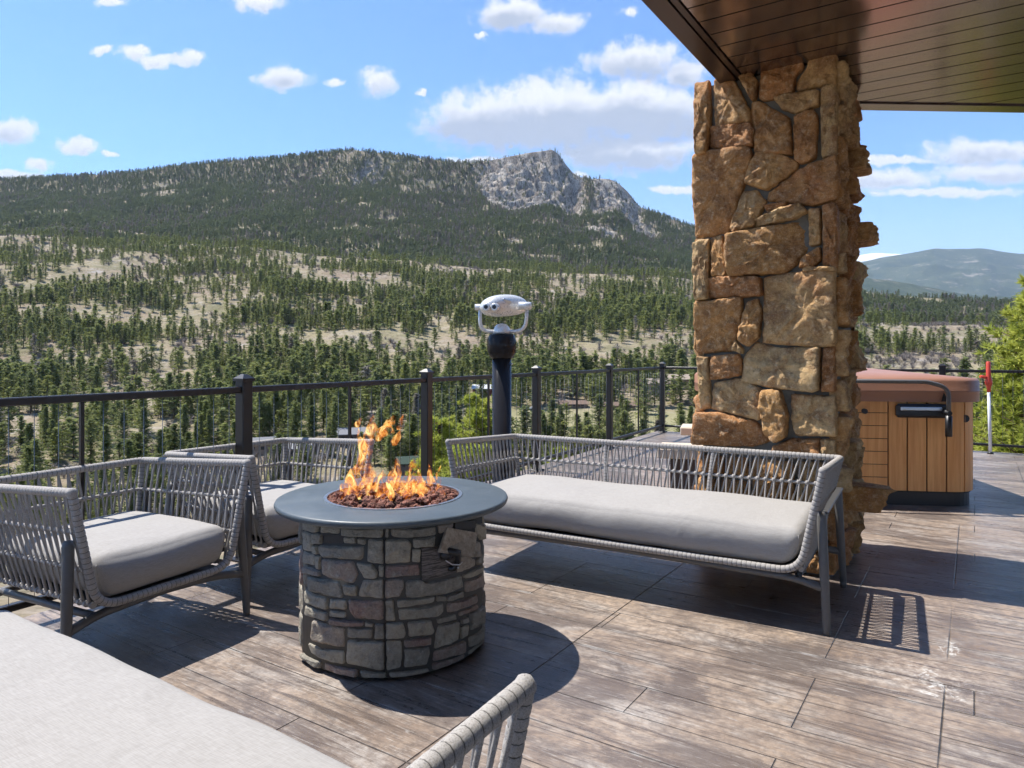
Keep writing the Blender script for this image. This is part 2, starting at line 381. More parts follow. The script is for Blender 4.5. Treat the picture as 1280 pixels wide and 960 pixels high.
fn = t.new('ShaderNodeTexNoise', noise_dimensions='2D'); t.l.new(P, fn.inputs['Vector']); fn.inputs['Scale'].default_value = 30; fn.inputs['Detail'].default_value = 8; fn.inputs['Roughness'].default_value = .62
mm = t.math('ADD', mk, t.math('MULTIPLY', t.math('SUBTRACT', fn.outputs[0], .5), 1.5))
cm = t.math('MULTIPLY', t.ramp(mm, .10, .80), t.ramp(mk, .0, .12))
front = t.ramp(sx.outputs[1], .0, .15)
cm = t.math('MULTIPLY', cm, front)
shd = t.ramp(t.math('ADD', sh, t.math('MULTIPLY', t.math('SUBTRACT', fn.outputs[0], .5), .5)), .03, .5)
ccol = t.mix(shd, (.54, .545, .56), (.28, .31, .37))
veil = t.ramp(Ee, .30, .0, 0, .6)                    # thin milky layer low over the horizon
skyv = t.mix(veil, skyc, (.47, .53, .60))
fin = t.mix(t.math('MULTIPLY', cm, .95), skyv, ccol)
t.l.new(fin, bg.inputs[0])
w.cycles.sampling_method = 'MANUAL'; w.cycles.sample_map_resolution = 256
vs = scn.view_settings; vs.view_transform = 'Standard'; vs.look = 'None'; vs.gamma = 1; vs.exposure = 1.0; vs.use_curve_mapping = False
scn.cycles.max_bounces = 6; scn.cycles.diffuse_bounces = 3; scn.cycles.glossy_bounces = 3; scn.cycles.volume_bounces = 0
scn.cycles.use_adaptive_sampling = True; scn.cycles.adaptive_threshold = .025; scn.cycles.adaptive_min_samples = 16; scn.cycles.use_denoising = True; scn.cycles.transparent_max_bounces = 12; scn.cycles.sample_clamp_indirect = 6

# ------------------------------------------------------------------ terrain
skx = np.array([-900, -500, -200, 0, 50, 100, 170, 215, 290, 350, 400, 440, 480, 520, 560, 590, 615, 640, 660, 675, 690, 698, 707, 717, 728, 740, 750, 762, 772, 785, 800, 830, 868, 900, 960, 1020, 1075, 1130, 1200, 1280, 1500, 2000, 2600])
sky_ = np.array([245, 235, 228, 225, 222, 220, 215, 208, 201, 197, 191, 187, 192, 197, 202, 204, 200, 195, 191, 189, 187, 192, 205, 217, 222, 224, 223, 224, 228, 240, 259, 270, 285, 300, 328, 350, 364, 370, 375, 379, 380, 370, 360])
crx = np.array([-900, 0, 150, 280, 400, 560, 700, 860, 950, 1075, 1280, 2600]); cry = np.array([290, 296, 303, 311, 324, 332, 339, 346, 370, 402, 412, 410])
def smoothstep(x, a, b):
    q = np.clip((x - a) / (b - a), 0, 1); return q * q * (3 - 2 * q)
def terrain(X, Y, detail=True):
    X = np.asarray(X, float); Y = np.asarray(Y, float)
    px = 640 + F_PX * X / np.maximum(Y, 3)
    px = np.clip(px, -900, 2600)
    yn = smoothstep(Y, 900, 2000)
    pxj = px + (fbm(X / 300, Y / 300, 3) - .5) * 26 * (1 - smoothstep(Y, 1500, 2000)) * 1.0
    S = np.interp(px, skx, sky_); C = np.interp(pxj, crx, cry) + (fbm(X / 170 + 5, Y / 170, 3) - .5) * 16
    SD = np.interp(px, [0, 800, 868, 1075, 2600], [2150, 2100, 2050, 1250, 1300])
    k = SD / 2150
    n0, n1, n2, n3, n4, n5 = 170., 255., 400. , 620. * (.6 + .4 * k), 1000 * k, 1230 * k
    p0 = HOR + F_PX * (CAM_H + 36.5) / n0
    p1 = 545 + 0 * px; p2 = 457 + 0 * px; p3 = C + (457 - C) * .38
    ly = np.log(np.maximum(Y, 1))
    cliff = smoothstep(px, 600, 655) * (1 - smoothstep(px, 705, 735)); dome = smoothstep(px, 735, 752) * (1 - smoothstep(px, 790, 815))
    # screen heights along each sight line are only used to size the slope, the surface itself is a height field
    nodes = [(n0, p0), (n1, p1), (n2, p2), (n3, p3), (n4, C), (n5, C + 1), (SD * .94, S + (C - S) * .30 + cliff * 14), (SD, S)]
    py = np.full_like(Y, 0.0)
    for (a, pa), (b, pb) in zip(nodes, nodes[1:]):
        la, lb = np.log(a), np.log(b); q = np.clip((ly - la) / (lb - la), 0, 1)
        sel = (ly >= la) & (ly < lb); py = np.where(sel, pa + (pb - pa) * q, py)
    zf = CAM_H + (HOR - py) * Y / F_PX
    zn = np.interp(Y, [0, 4, 14, 40, 90, 170], [-2.2, -2.6, -5.2, -13, -25, -36.5])
    zs = CAM_H + (HOR - S) * SD / F_PX
    zb = zs - (Y - SD) * .25
    z = np.where(Y < n0, zn, np.where(Y < SD, zf, zb))
    if detail:
        amp = np.clip(Y / 1000, 0, 1.4) * (1 - smoothstep(Y / SD, .93, .999)); amp = np.where(Y < n0, .15 + Y / 170 * .4, amp)
        z = z + (fbm(X / 90, Y / 90, 5) - .5) * 26 * amp + (fbm(X / 18, Y / 18, 3) - .5) * 3.0 * np.clip(amp, .1, 1)
        mead = meadow(px, Y); z = z * 1.0
        rk = rockmask(X, Y, px, SD)
        rid = np.abs(fbm(X / 26 + 3, Y / 26, 4, z / 34) - .5) * 2
        rid2 = np.abs(fbm(X / 60 + 9, Y / 60, 3, z / 60) - .5) * 2
        z = z - rk * ((rid * 46 + rid2 * 52) * (1 - smoothstep(Y / SD, .985, 1.0)))
    return z
def meadow(px, Y):
    return smoothstep(px, 560, 640) * (1 - smoothstep(px, 900, 960)) * smoothstep(Y, 235, 250) * (1 - smoothstep(Y, 285, 312))
def rockmask(X, Y, px, SD):
    n = fbm(X / 55 + 2, Y / 120, 4)
    c = smoothstep(px, 575, 640) * (1 - smoothstep(px, 722, 745)) * smoothstep(Y / SD, .83, .93)
    d = smoothstep(px, 738, 755) * (1 - smoothstep(px, 800, 815)) * smoothstep(Y / SD, .93, .97)
    e = smoothstep(px, 690, 730) * (1 - smoothstep(px, 800, 860)) * smoothstep(Y / SD, .70, .8) * .55
    g = smoothstep(px, 380, 470) * (1 - smoothstep(px, 520, 590)) * smoothstep(Y / SD, .86, .93) * .3
    return np.clip((np.maximum(np.maximum(c, d), np.maximum(e, g)) + (n - .5) * 1.6 - .36) * 2.6, 0, 1) * (np.maximum(np.maximum(c, d), np.maximum(e, g)) > .02)

NA, NY = 820, 560
aa = np.tan(np.linspace(math.atan(-1.5), math.atan(1.9), NA)); ys = np.concatenate([np.geomspace(3, 168, 80, endpoint=False), np.geomspace(168, 1150, 300, endpoint=False), np.linspace(1150, 1750, 160, endpoint=False), np.linspace(1750, 2170, 280, endpoint=False), np.geomspace(2170, 3400, 14)])
Y_ = np.repeat(ys[:, None], NA, 1); X_ = Y_ * aa[None, :]
Z_ = terrain(X_, Y_)
PX = 640 + F_PX * X_ / Y_; SDv = np.interp(PX, [0, 800, 868, 1075, 2600], [2150, 2100, 2050, 1250, 1300])
def grid_mesh(name, X, Y, Z, mat, attrs=None):
    ny, nx = X.shape; me = bpy.data.meshes.new(name)
    vts = np.stack([X, Y, Z], -1).reshape(-1, 3).astype(np.float32)
    i = np.arange(ny - 1)[:, None] * nx + np.arange(nx - 1)[None, :]
    q = np.stack([i, i + 1, i + nx + 1, i + nx], -1).reshape(-1, 4)
    me.vertices.add(len(vts)); me.vertices.foreach_set('co', vts.ravel()); me.loops.add(q.size); me.loops.foreach_set('vertex_index', q.ravel().astype(np.int32))
    me.polygons.add(len(q)); me.polygons.foreach_set('loop_start', (np.arange(len(q)) * 4).astype(np.int32)); me.polygons.foreach_set('loop_total', np.full(len(q), 4, np.int32))
    me.polygons.foreach_set('use_smooth', np.ones(len(q), bool)); me.update(calc_edges=True)
    for k, a in (attrs or {}).items():
        at = me.attributes.new(k, 'FLOAT', 'POINT'); at.data.foreach_set('value', a.reshape(-1).astype(np.float32))
    me.materials.append(mat); return link(bpy.data.objects.new(name, me))
def f_ground(t, b, co):
    rk = t.new('ShaderNodeAttribute', attribute_name='rock').outputs['Fac']; md = t.new('ShaderNodeAttribute', attribute_name='meadow').outputs['Fac']
    n = t.noise(co, .012, 8, .65, .5); n2 = t.noise(co, .09, 8, .7); n3 = t.noise(co, .6, 6, .75)
    c = t.mix(t.ramp(n, .35, .65), (.26, .20, .145), (.29, .25, .15))
    c = t.mix(t.ramp(n2, .45, .7, 0, .7), c, (.37, .33, .28)); c = t.mix(t.ramp(n3, .55, .35, 0, .6), c, (.16, .125, .085))
    c = t.mix(t.ramp(t.noise(t.mapping(co, loc=(90, 40, 0)), .03, 6, .75), .47, .62, 0, .7), c, (.15, .145, .075)); c = t.mix(t.ramp(t.noise(t.mapping(co, loc=(10, 70, 0)), .22, 5, .8), .52, .62, 0, .75), c, (.10, .085, .05)); c = t.mix(t.ramp(t.noise(t.mapping(co, loc=(50, 70, 0)), .05, 6, .8), .55, .68, 0, .8), c, (.36, .33, .30))
    c = t.mix(t.math('MULTIPLY', md, .7), c, t.mix(n2, (.20, .20, .09), (.33, .30, .17)))
    wv = t.noise(t.mapping(co, (.035, .035, .012)), 1, 10, .74, .8); wv2 = t.noise(t.mapping(co, (.25, .25, .1)), 1, 8, .8, .8)
    rc = t.mix(t.ramp(wv, .40, .60), (.28, .235, .19), (.62, .545, .45)); rc = t.mix(t.ramp(wv2, .50, .40, 0, .9), rc, (.05, .05, .045))
    rc = t.mix(t.ramp(wv2, .6, .72, 0, .6), rc, (.62, .57, .52))
    c = t.mix(rk, c, rc); t.put(b.inputs['Base Color'], c)
    t.put(b.inputs['Normal'], t.bump(t.math('ADD', t.math('MULTIPLY', n3, .15), t.math('MULTIPLY', t.math('MULTIPLY', wv2, rk), 3)), .8, 4.0))
M['ground'] = material('dry mountain soil', rough=.95, fn=f_ground, **{'Specular IOR Level': .1})
rockA = rockmask(X_, Y_, PX, SDv)
ter = grid_mesh('terrain', X_, Y_, Z_, M['ground'], {'rock': rockA, 'meadow': meadow(PX, Y_)}); tag(ter, kind='structure')
mb = MB(); mb.lathe([(.1, -330), (60000, -330)], (0, 0, 0), 64, False, False)
gp = mb.build('ground', M['ground']); tag(gp, kind='structure')

def f_farhill(t, b, co):
    n = t.noise(co, .0022, 10, .68, .4); n2 = t.noise(t.mapping(co, (.004, .004, .009)), 1, 8, .7, .6); n3 = t.noise(co, .03, 6, .7)
    c = t.mix(t.ramp(n, .35, .65), (.04, .06, .035), (.085, .10, .055)); c = t.mix(t.ramp(n2, .56, .66, 0, .85), c, (.30, .26, .21)); c = t.mix(t.ramp(n3, .4, .6, 0, .4), c, (.02, .03, .022))
    t.put(b.inputs['Base Color'], c)
M['farhill'] = material('far forested mountain', rough=1, fn=f_farhill, **{'Specular IOR Level': 0.05})
def f_snow(t, b, co):
    s = t.new('ShaderNodeSeparateXYZ'); t.put(s.inputs[0], co); n = t.noise(co, .0015, 8, .7)
    t.put(b.inputs['Base Color'], t.mix(t.ramp(t.math('ADD', n, t.math('MULTIPLY', t.math('SUBTRACT', s.outputs[2], 3150), .0006)), .42, .52), (.10, .11, .10), (.85, .86, .88)))
M['snow'] = material('snowy peaks', rough=.9, fn=f_snow)
def ridge(name, sx_, sy_, D, depth, mat, seed, x0, x1, rough=1.0):
    n, m = 420, 60; pxs = np.linspace(x0, x1, n); top = np.interp(pxs, sx_, sy_)
    zz = CAM_H + (HOR - top) / F_PX * D + (fbm(pxs / 30 + seed, pxs * 0, 4) - .5) * D * .004 * rough
    tt = np.linspace(0, 1.35, m)[:, None]; YY = D - depth * (1 - tt) + 0 * pxs[None, :]; XX = (pxs[None, :] - 640) / F_PX * YY
    base = -330
    prof = np.where(tt < 1, tt ** 1.15, 1 - (tt - 1) * 1.6)
    ZZ = base + (zz[None, :] - base) * prof
    ZZ = ZZ + (fbm(XX / (D * .035) + seed, YY / (D * .035), 5) - .5) * D * .022 * rough * np.minimum(1, (1 - np.clip(tt, 0, 1)) * 4)
    o = grid_mesh(name, XX, YY, ZZ, mat); tag(o, kind='structure'); return o
ridge('hills', [700, 1000, 1075, 1120, 1170, 1185, 1200, 1240, 1280, 1500, 2200], [355, 338, 325, 317, 309, 309, 308, 310, 315, 330, 350], 11000, 6500, M['farhill'], 3, 700, 2200)
ridge('hills', [800, 1000, 1075, 1110, 1150, 1190, 1240, 1300, 2200], [352, 344, 345, 347, 355, 363, 369, 372, 380], 5200, 3000, M['farhill'], 8, 760, 2200, .8)
ridge('hills', [800, 1060, 1085, 1100, 1112, 1125, 1160, 1250, 1400], [340, 320, 315, 314, 315, 316, 320, 325, 330], 30000, 8000, M['snow'], 12, 800, 1500, .45)

# ------------------------------------------------------------------ trees
def leaf_out(t, b, c, f):
    tr = t.new('ShaderNodeBsdfTranslucent'); t.put(tr.inputs[0], c); mx = t.new('ShaderNodeMixShader'); mx.inputs[0].default_value = f
    t.l.new(b.outputs[0], mx.inputs[1]); t.l.new(tr.outputs[0], mx.inputs[2]); t.l.new(mx.outputs[0], t.n['Material Output'].inputs[0])
def f_needles(t, b, co):
    oi = t.new('ShaderNodeObjectInfo').outputs['Random']; at = t.new('ShaderNodeAttribute', attribute_name='tint', attribute_type='INSTANCER').outputs['Fac']
    n = t.noise(co, 5, 2)
    c = t.mix(oi, (.15, .18, .05), (.29, .30, .09)); c = t.mix(t.ramp(n, .3, .7, 0, .5), c, (.20, .235, .08))
    c = t.mix(t.ramp(at, .0, .5), c, (.145, .175, .08)); c = t.mix(t.ramp(at, .6, 1.0), c, t.mix(oi, (.20, .16, .13), (.27, .245, .225)))
    t.put(b.inputs['Base Color'], c); leaf_out(t, b, c, .5)
M['needles'] = material('pine needles', rough=.75, fn=f_needles, **{'Specular IOR Level': .25})
def f_bright(t, b, co):
    n = t.noise(co, 1.6, 3); oi = t.noise(co, 9, 2)
    c = t.mix(t.ramp(n, .35, .65), (.36, .41, .065), (.50, .52, .11)); c = t.mix(t.ramp(oi, .5, .75, 0, .5), c, (.13, .19, .035)); t.put(b.inputs['Base Color'], c); leaf_out(t, b, c, .5)
M['bright'] = material('young pine needles', rough=.6, fn=f_bright, **{'Specular IOR Level': .3})
M['twig'] = material('bare grey twigs', (.22, .19, .17), .9)
def conifer(seed, nb, per, size, w=.2, pw=.75, base=.12, gap=.0):
    r = random.Random(seed); mb = MB(); cr = MB()
    mb.tube([(0, 0, -.04), (0, 0, .5), (r.uniform(-.01, .01), 0, .97)], [.017, .011, .002], 5)
    for i in range(nb):
        tt = base + (1 - base) * (i + r.random()) / nb; tt = min(tt, .995)
        L = w * ((1 - tt) ** pw) * r.uniform(.55, 1.15) * min(1, (tt - base + .06) / .14 + .35) + .008
        if r.random() < gap: L *= .4
        az = r.uniform(0, 6.283); d = Vector((math.cos(az), math.sin(az), 0)); drop = -.18 + .5 * tt
        for k in range(per):
            q = (k + .6 + r.random() * .4) / per; p = d * L * q + Vector((0, 0, tt + drop * L * q))
            p += Vector((r.gauss(0, 1), r.gauss(0, 1), r.gauss(0, .6))) * size * .35
            s = size * r.uniform(.6, 1.2)
            a = Vector((r.gauss(0, 1), r.gauss(0, 1), r.gauss(0, .45))).normalized(); bvec = a.cross(Vector((r.gauss(0, .4), r.gauss(0, .4), 1))).normalized()
            dd = (d * .8 + a * .6).normalized()
            cr.add([p - dd * s * .5 + bvec * s * .45, p - dd * s * .5 - bvec * s * .4, p + dd * s * .9 + Vector((0, 0, s * .1))], [(0, 1, 2)])
    return mb, cr
def merged(name, a, b, ma, mb_):
    m = MB(); m.add(a.v, a.f); k = len(m.f); m.add(b.v, b.f)
    me = bpy.data.meshes.new(name); me.from_pydata(m.v, [], m.f); me.materials.append(ma); me.materials.append(mb_)
    me.polygons.foreach_set('material_index', [0] * k + [1] * (len(m.f) - k)); me.update(); return me
far_protos = []
for i, (w_, pw, base) in enumerate(((.24, .8, .06), (.27, .7, .12), (.31, .55, .2), (.21, .9, .05))):
    a, b_ = conifer(20 + i, 85, 3, .085, w_, pw, base); far_protos.append(bpy.data.objects.new('pine_prototype', merged('pine_far', a, b_, M['bark'], M['needles'])))
a = MB(); rr_ = random.Random(5)
for i in range(60):                                     # bare brushy deciduous crown
    az = rr_.uniform(0, 6.28); el = rr_.uniform(.5, 1.5); L = rr_.uniform(.5, 1)
    d = Vector((math.cos(az) * math.cos(el), math.sin(az) * math.cos(el), math.sin(el)))
    p1 = d * L; sd = Vector((-d.y, d.x, 0)).normalized() * .012
    a.add([(0, 0, 0), tuple(p1 * .4 + sd), tuple(p1), tuple(p1 * .4 - sd)], [(0, 1, 2, 3)])
    for k in range(4):
        q = p1 * rr_.uniform(.4, .9); e = q + Vector((rr_.gauss(0, .12), rr_.gauss(0, .12), rr_.uniform(.0, .2))); s2 = Vector((rr_.gauss(0, .012), rr_.gauss(0, .012), .004))
        a.add([tuple(q), tuple((q + e) / 2 + s2), tuple(e), tuple((q + e) / 2 - s2)], [(0, 1, 2, 3)])
bare = bpy.data.objects.new('shrub_prototype', a.build('x', M['twig']).data)
for o in list(COL.objects):
    if o.name == 'x': bpy.data.objects.remove(o)
near_meshes = []
for i, (w_, pw, base, gap) in enumerate(((.24, .75, .08, .1), (.29, .6, .15, .2), (.32, .5, .22, .3), (.21, .85, .06, .1), (.28, .62, .12, .25))):
    a, b_ = conifer(40 + i, 330, 5, .042, w_, pw, base, gap)
    me1 = bpy.data.meshes.new('trunk'); me1.from_pydata(a.v, [], a.f); me1.materials.append(M['bark'])
    me2 = bpy.data.meshes.new('crown'); me2.from_pydata(b_.v, [], b_.f); me2.materials.append(M['needles']); near_meshes.append((me1, me2))

NC = 225000
Yc = np.sqrt(rng.random(NC) * (2230 ** 2 - 95 ** 2) + 95 ** 2); ac = rng.uniform(-.83, .86, NC); Xc = Yc * ac
PXc = 640 + F_PX * ac; SDc = np.interp(PXc, [0, 800, 868, 1075, 2600], [2150, 2100, 2050, 1250, 1300]); kc = SDc / 2150
ratio = Yc / SDc
dens = np.interp(ratio, [0, .10, .13, .2, .27, .33, .37, .45, .475, .53, .56, 1], [.6, .7, .95, 1, 1, .95, .75, .34, .55, .9, 1, 1])
nz = fbm(Xc / 60, Yc / 60, 4); dens = dens * np.clip((nz - .27) * 3.6 + (ratio > .5) * .4, .08, 1.0)
dens = dens * (1 - .9 * smoothstep(PXc, 1040, 1080) * (1 - smoothstep(PXc, 1200, 1230)) * smoothstep(Yc, 345, 370) * (1 - smoothstep(Yc, 440, 470)))
rk = rockmask(Xc, Yc, PXc, SDc); dens = dens * (1 - rk * .86) * (1 - np.clip(meadow(PXc, Yc) * 1.2, 0, .985))
nz2 = fbm(Xc / 140 + 30, Yc / 90, 3); dens *= np.where((ratio < .5), np.clip((nz2 - .30) * 6, .25, 1), 1)
right = smoothstep(PXc, 1000, 1080); nr = fbm(Xc / 90 + 70, Yc / 60, 4); dens = dens * (1 - right * (1 - np.clip((nr - .40) * 6, .12, .8)))
keep = (rng.random(NC) < dens * np.where(Yc < 420, .95, np.where(ratio > .82, 1.0, .84))) & (Yc < SDc * 1.015)
Xc, Yc, PXc, ratio = Xc[keep], Yc[keep], PXc[keep], ratio[keep]
Zc = terrain(Xc, Yc)
Hc = rng.uniform(7, 15, len(Xc)) * np.where(rng.random(len(Xc)) < .3, .55, 1); Hc = Hc * np.where(Yc < 170, .9, np.where(Yc < 340, 1.2, 1)) * np.where(ratio > .9, .9, 1)
kind = rng.integers(0, 4, len(Xc)); kind = np.where((ratio > .55) & (kind == 2), 0, kind)
dead = fbm(Xc / 120 + 11, Yc / 200 + 4, 4)
tint = np.where(ratio > .52, rng.uniform(.25, .5, len(Xc)), rng.uniform(0, .25, len(Xc)))
tint = np.where((ratio > .5) & (rng.random(len(Xc)) < np.clip((dead - .44) * 1.8, .03, .28)), .95, tint)
tint = np.where((ratio <= .5) & (rng.random(len(Xc)) < .025), .9, tint)
# houses keep a clearing
houses = [  # px, py(base), Y, w, d, h, wall, roof, rot, label, roof pitch
 (326, 566, 236, 9, 7, 3.0, 'tan', 'grey', .5, 'grey roofed house between pines left of the railing post, behind the chairs'),
 (372, 570, 230, 12, 8, 3.0, 'dark', 'palegrey', -.3, 'house with pale grey gabled roof in the valley behind the far armchair'),
 (440, 552, 245, 9, 7, 3.0, 'dark', 'grey', .2, 'dark walled house partly behind the flames, left of the middle railing post'),
 (604, 491, 330, 9, 6, 2.2, 'red', 'white', -.12, 'long red walled barn with a white metal roof left of the viewer pole'),
 (716, 519, 300, 11, 5, 1.3, 'brown', 'brown', .1, 'low brown shed at the back of the green meadow'),
 (772, 521, 298, 13, 5, 1.4, 'brown', 'brown', .05, 'long low brown stable at the right end of the meadow'),
 (818, 494, 335, 13, 9, 4.5, 'sand', 'sandroof', .4, 'sand coloured house left of the railing corner post'),
 (845, 490, 345, 12, 9, 4.0, 'sand', 'sandroof', -.2, 'sand coloured house between the railing corner and the stone pillar'),
 (512, 584, 205, 7, 6, 1.6, 'dark', 'green', .35, 'house with a dark green roof behind the fire'),
]
hp = []
for h_ in houses:
    X0 = (h_[0] - 640) / F_PX * h_[2]; hp.append((X0, h_[2], h_[3]))
ok = np.ones(len(Xc), bool)
for X0, Y0, w0 in hp:
    ok &= ~((np.abs(Xc - X0 * Yc / Y0) < w0 * .55) & (Yc > Y0 - 26) & (Yc < Y0 + 8))
ok &= ~((PXc > 430) & (PXc < 640) & (Yc < 190))
# individuals: the trees that show largest in the picture
inframe = (PXc > -15) & (PXc < 1295) & ~((PXc > 885) & (PXc < 1070))
size = np.where(inframe & ok, Hc / Yc, 0); order = np.argsort(-size)[:300]; ind = np.zeros(len(Xc), bool); ind[order] = True
for j in order:
    root = empty('pine_tree', (Xc[j], Yc[j], Zc[j] - .2), random.uniform(0, 6.28)); sc = Hc[j]; root.scale = (sc * random.uniform(.9, 1.25), sc * random.uniform(.9, 1.25), sc)
    tag(root, 'green pine tree standing on the dry slope beyond the deck railing', 'tree', 'pine trees across the valley')
    me1, me2 = near_meshes[random.randrange(5)]
    a = link(bpy.data.objects.new('trunk', me1), root); c = link(bpy.data.objects.new('crown', me2), root); c['tint'] = float(tint[j])
rest = ok & ~ind
def scatter(name, X, Y, Z, S, K, T, protos, label, cat):
    me = bpy.data.meshes.new(name); n = len(X); me.vertices.add(n); me.vertices.foreach_set('co', np.stack([X, Y, Z], -1).astype(np.float32).ravel())
    def at(nm, ty, arr): a_ = me.attributes.new(nm, ty, 'POINT'); a_.data.foreach_set('vector' if ty == 'FLOAT_VECTOR' else 'value', arr.ravel())
    fat = rng.uniform(.9, 1.35, n)
    at('sc', 'FLOAT_VECTOR', np.stack([S * fat, S * fat, S], -1).astype(np.float32)); at('rot', 'FLOAT_VECTOR', np.stack([rng.normal(0, .02, n), rng.normal(0, .02, n), rng.uniform(0, 6.28, n)], -1).astype(np.float32))
    at('tint', 'FLOAT', T.astype(np.float32)); at('which', 'INT', K.astype(np.int32))
    for p in protos: me.materials.append(p.data.materials[0])
    o = link(bpy.data.objects.new(name, me)); tag(o, label, cat, kind='stuff')
    g = bpy.data.node_groups.new(name, 'GeometryNodeTree'); g.interface.new_socket('Geometry', in_out='INPUT', socket_type='NodeSocketGeometry'); g.interface.new_socket('Geometry', in_out='OUTPUT', socket_type='NodeSocketGeometry')
    gi = g.nodes.new('NodeGroupInput'); go = g.nodes.new('NodeGroupOutput'); jn = g.nodes.new('GeometryNodeJoinGeometry')
    def na(nm, ty): q = g.nodes.new('GeometryNodeInputNamedAttribute'); q.data_type = ty; q.inputs[0].default_value = nm; return q.outputs[0]
    sc_, ro, wh = na('sc', 'FLOAT_VECTOR'), na('rot', 'FLOAT_VECTOR'), na('which', 'INT')
    e2r = g.nodes.new('FunctionNodeEulerToRotation'); g.links.new(ro, e2r.inputs[0])
    for i, p in enumerate(protos):
        oi = g.nodes.new('GeometryNodeObjectInfo'); oi.inputs['Object'].default_value = p; oi.inputs['As Instance'].default_value = True
        cmp = g.nodes.new('FunctionNodeCompare'); cmp.data_type = 'INT'; cmp.operation = 'EQUAL'
        ii = [s_ for s_ in cmp.inputs if s_.type == 'INT']; g.links.new(wh, ii[0]); ii[1].default_value = i
        iop = g.nodes.new('GeometryNodeInstanceOnPoints'); g.links.new(gi.outputs[0], iop.inputs['Points']); g.links.new(cmp.outputs[0], iop.inputs['Selection'])
        g.links.new(oi.outputs['Geometry'], iop.inputs['Instance']); g.links.new(e2r.outputs[0], iop.inputs['Rotation']); g.links.new(sc_, iop.inputs['Scale'])
        g.links.new(iop.outputs[0], jn.inputs[0])
    g.links.new(jn.outputs[0], go.inputs[0]); md = o.modifiers.new('scatter', 'NODES'); md.node_group = g
    return o
scatter('pine_forest', Xc[rest], Yc[rest], Zc[rest] - .2, Hc[rest], kind[rest], tint[rest], far_protos, 'dense pine forest covering the mountain and the slopes across the valley', 'forest')
# grey leafless shrubs
NB = 26000
Yb = np.sqrt(rng.random(NB) * (1200 ** 2 - 120 ** 2) + 120 ** 2); ab = rng.uniform(-.8, .85, NB); Xb = Yb * ab; PXb = 640 + F_PX * ab
dn = np.clip((fbm(Xb / 45 + 9, Yb / 45, 3) - .42) * 4, .06, .8) * .7
dn = np.maximum(dn, smoothstep(PXb, 1050, 1080) * (1 - smoothstep(PXb, 1190, 1230)) * smoothstep(Yb, 345, 370) * (1 - smoothstep(Yb, 450, 480)) * .98) * (1 - meadow(PXb, Yb))
kb = rng.random(NB) < dn; Xb, Yb = Xb[kb], Yb[kb]; Zb = terrain(Xb, Yb)
scatter('bare_shrubs', Xb, Yb, Zb - .1, rng.uniform(2, 5.5, len(Xb)), np.zeros(len(Xb)), np.zeros(len(Xb)), [bare], 'pale grey leafless shrubs scattered over the dry slopes', 'shrubs')

# near pines with needle tufts
def near_pine(name, loc, H, Rr, seed, ntuft, label, z0=.3, tsize=.10, shape=.7):
    r = random.Random(seed); root = empty(name, loc); tag(root, label, 'tree'); tr = MB(); cr = MB()
    tr.tube([(0, 0, 0), (.05, .03, H * .5), (0, 0, H * .98)], [.13, .08, .015], 8)
    nb = ntuft // 9
    for i in range(nb):
        tt = z0 + (1 - z0) * (i + r.random()) / nb; L = Rr * ((1.04 - tt) ** shape) * r.uniform(.6, 1.1) / (1.04 - z0) ** shape
        az = r.uniform(0, 6.283); d = Vector((math.cos(az), math.sin(az), 0)); zb_ = tt * H
        end = d * L + Vector((0, 0, zb_ + L * r.uniform(.0, .35)))
        st = Vector((0, 0, zb_ - L * .1)); mid = (st + end) / 2 - Vector((0, 0, L * .08)); tr.tube([st, mid, end], [.02, .014, .006], 4)
        for k in range(9):
            q = r.uniform(.35, 1.03); c = st.lerp(end, q) + Vector((r.gauss(0, 1), r.gauss(0, 1), r.gauss(0, .7))) * L * .13
            ax = (d * .6 + Vector((r.gauss(0, .5), r.gauss(0, .5), r.uniform(.3, 1)))).normalized()
            for m in range(26):
                nd = (ax * .9 + Vector((r.gauss(0, .6), r.gauss(0, .6), r.gauss(0, .6)))).normalized(); Ln = tsize * r.uniform(.7, 1.2)
                sd = nd.cross(Vector((r.gauss(0, 1), r.gauss(0, 1), r.gauss(0, 1)))).normalized() * tsize * .10
                b0 = c - ax * tsize * .3 * r.random()
                cr.add([b0 - sd, b0 + sd, b0 + nd * Ln], [(0, 1, 2)])
    tr.build('trunk', M['bark'], root); cr.build('crown', M['bright'], root); return root
def tz(x, y): return float(terrain(np.array([x]), np.array([y]))[0])
def npn(px, topy, Y, Rr, seed, nt, label, **kw):
    X = (px - 640) / F_PX * Y; ztop = CAM_H + (HOR - topy) / F_PX * Y; z0 = tz(X, Y); near_pine('pine_tree', (X, Y, z0 - .2), ztop - z0 + .2, Rr, seed, nt, label, **kw)
npn(1316, 335, 13.5, 2.2, 1, 4200, 'bright green pine close behind the railing at the right edge', z0=.3, tsize=.17)
npn(600, 498, 20, 1.5, 2, 2000, 'yellow green young pine just below the deck behind the viewer pole', z0=.35, tsize=.13, shape=.5)
npn(548, 527, 18, 1.25, 3, 1500, 'yellow green pine top left of the viewer pole, behind the middle railing post', z0=.4, tsize=.13, shape=.5)
npn(700, 560, 26, 1.6, 6, 1200, 'small green pine below the deck right of the viewer pole', z0=.4, tsize=.13)
npn(590, 560, 15, 1.2, 9, 1400, 'low yellow green pine top behind the left end of the long sofa', z0=.5, tsize=.12, shape=.5)

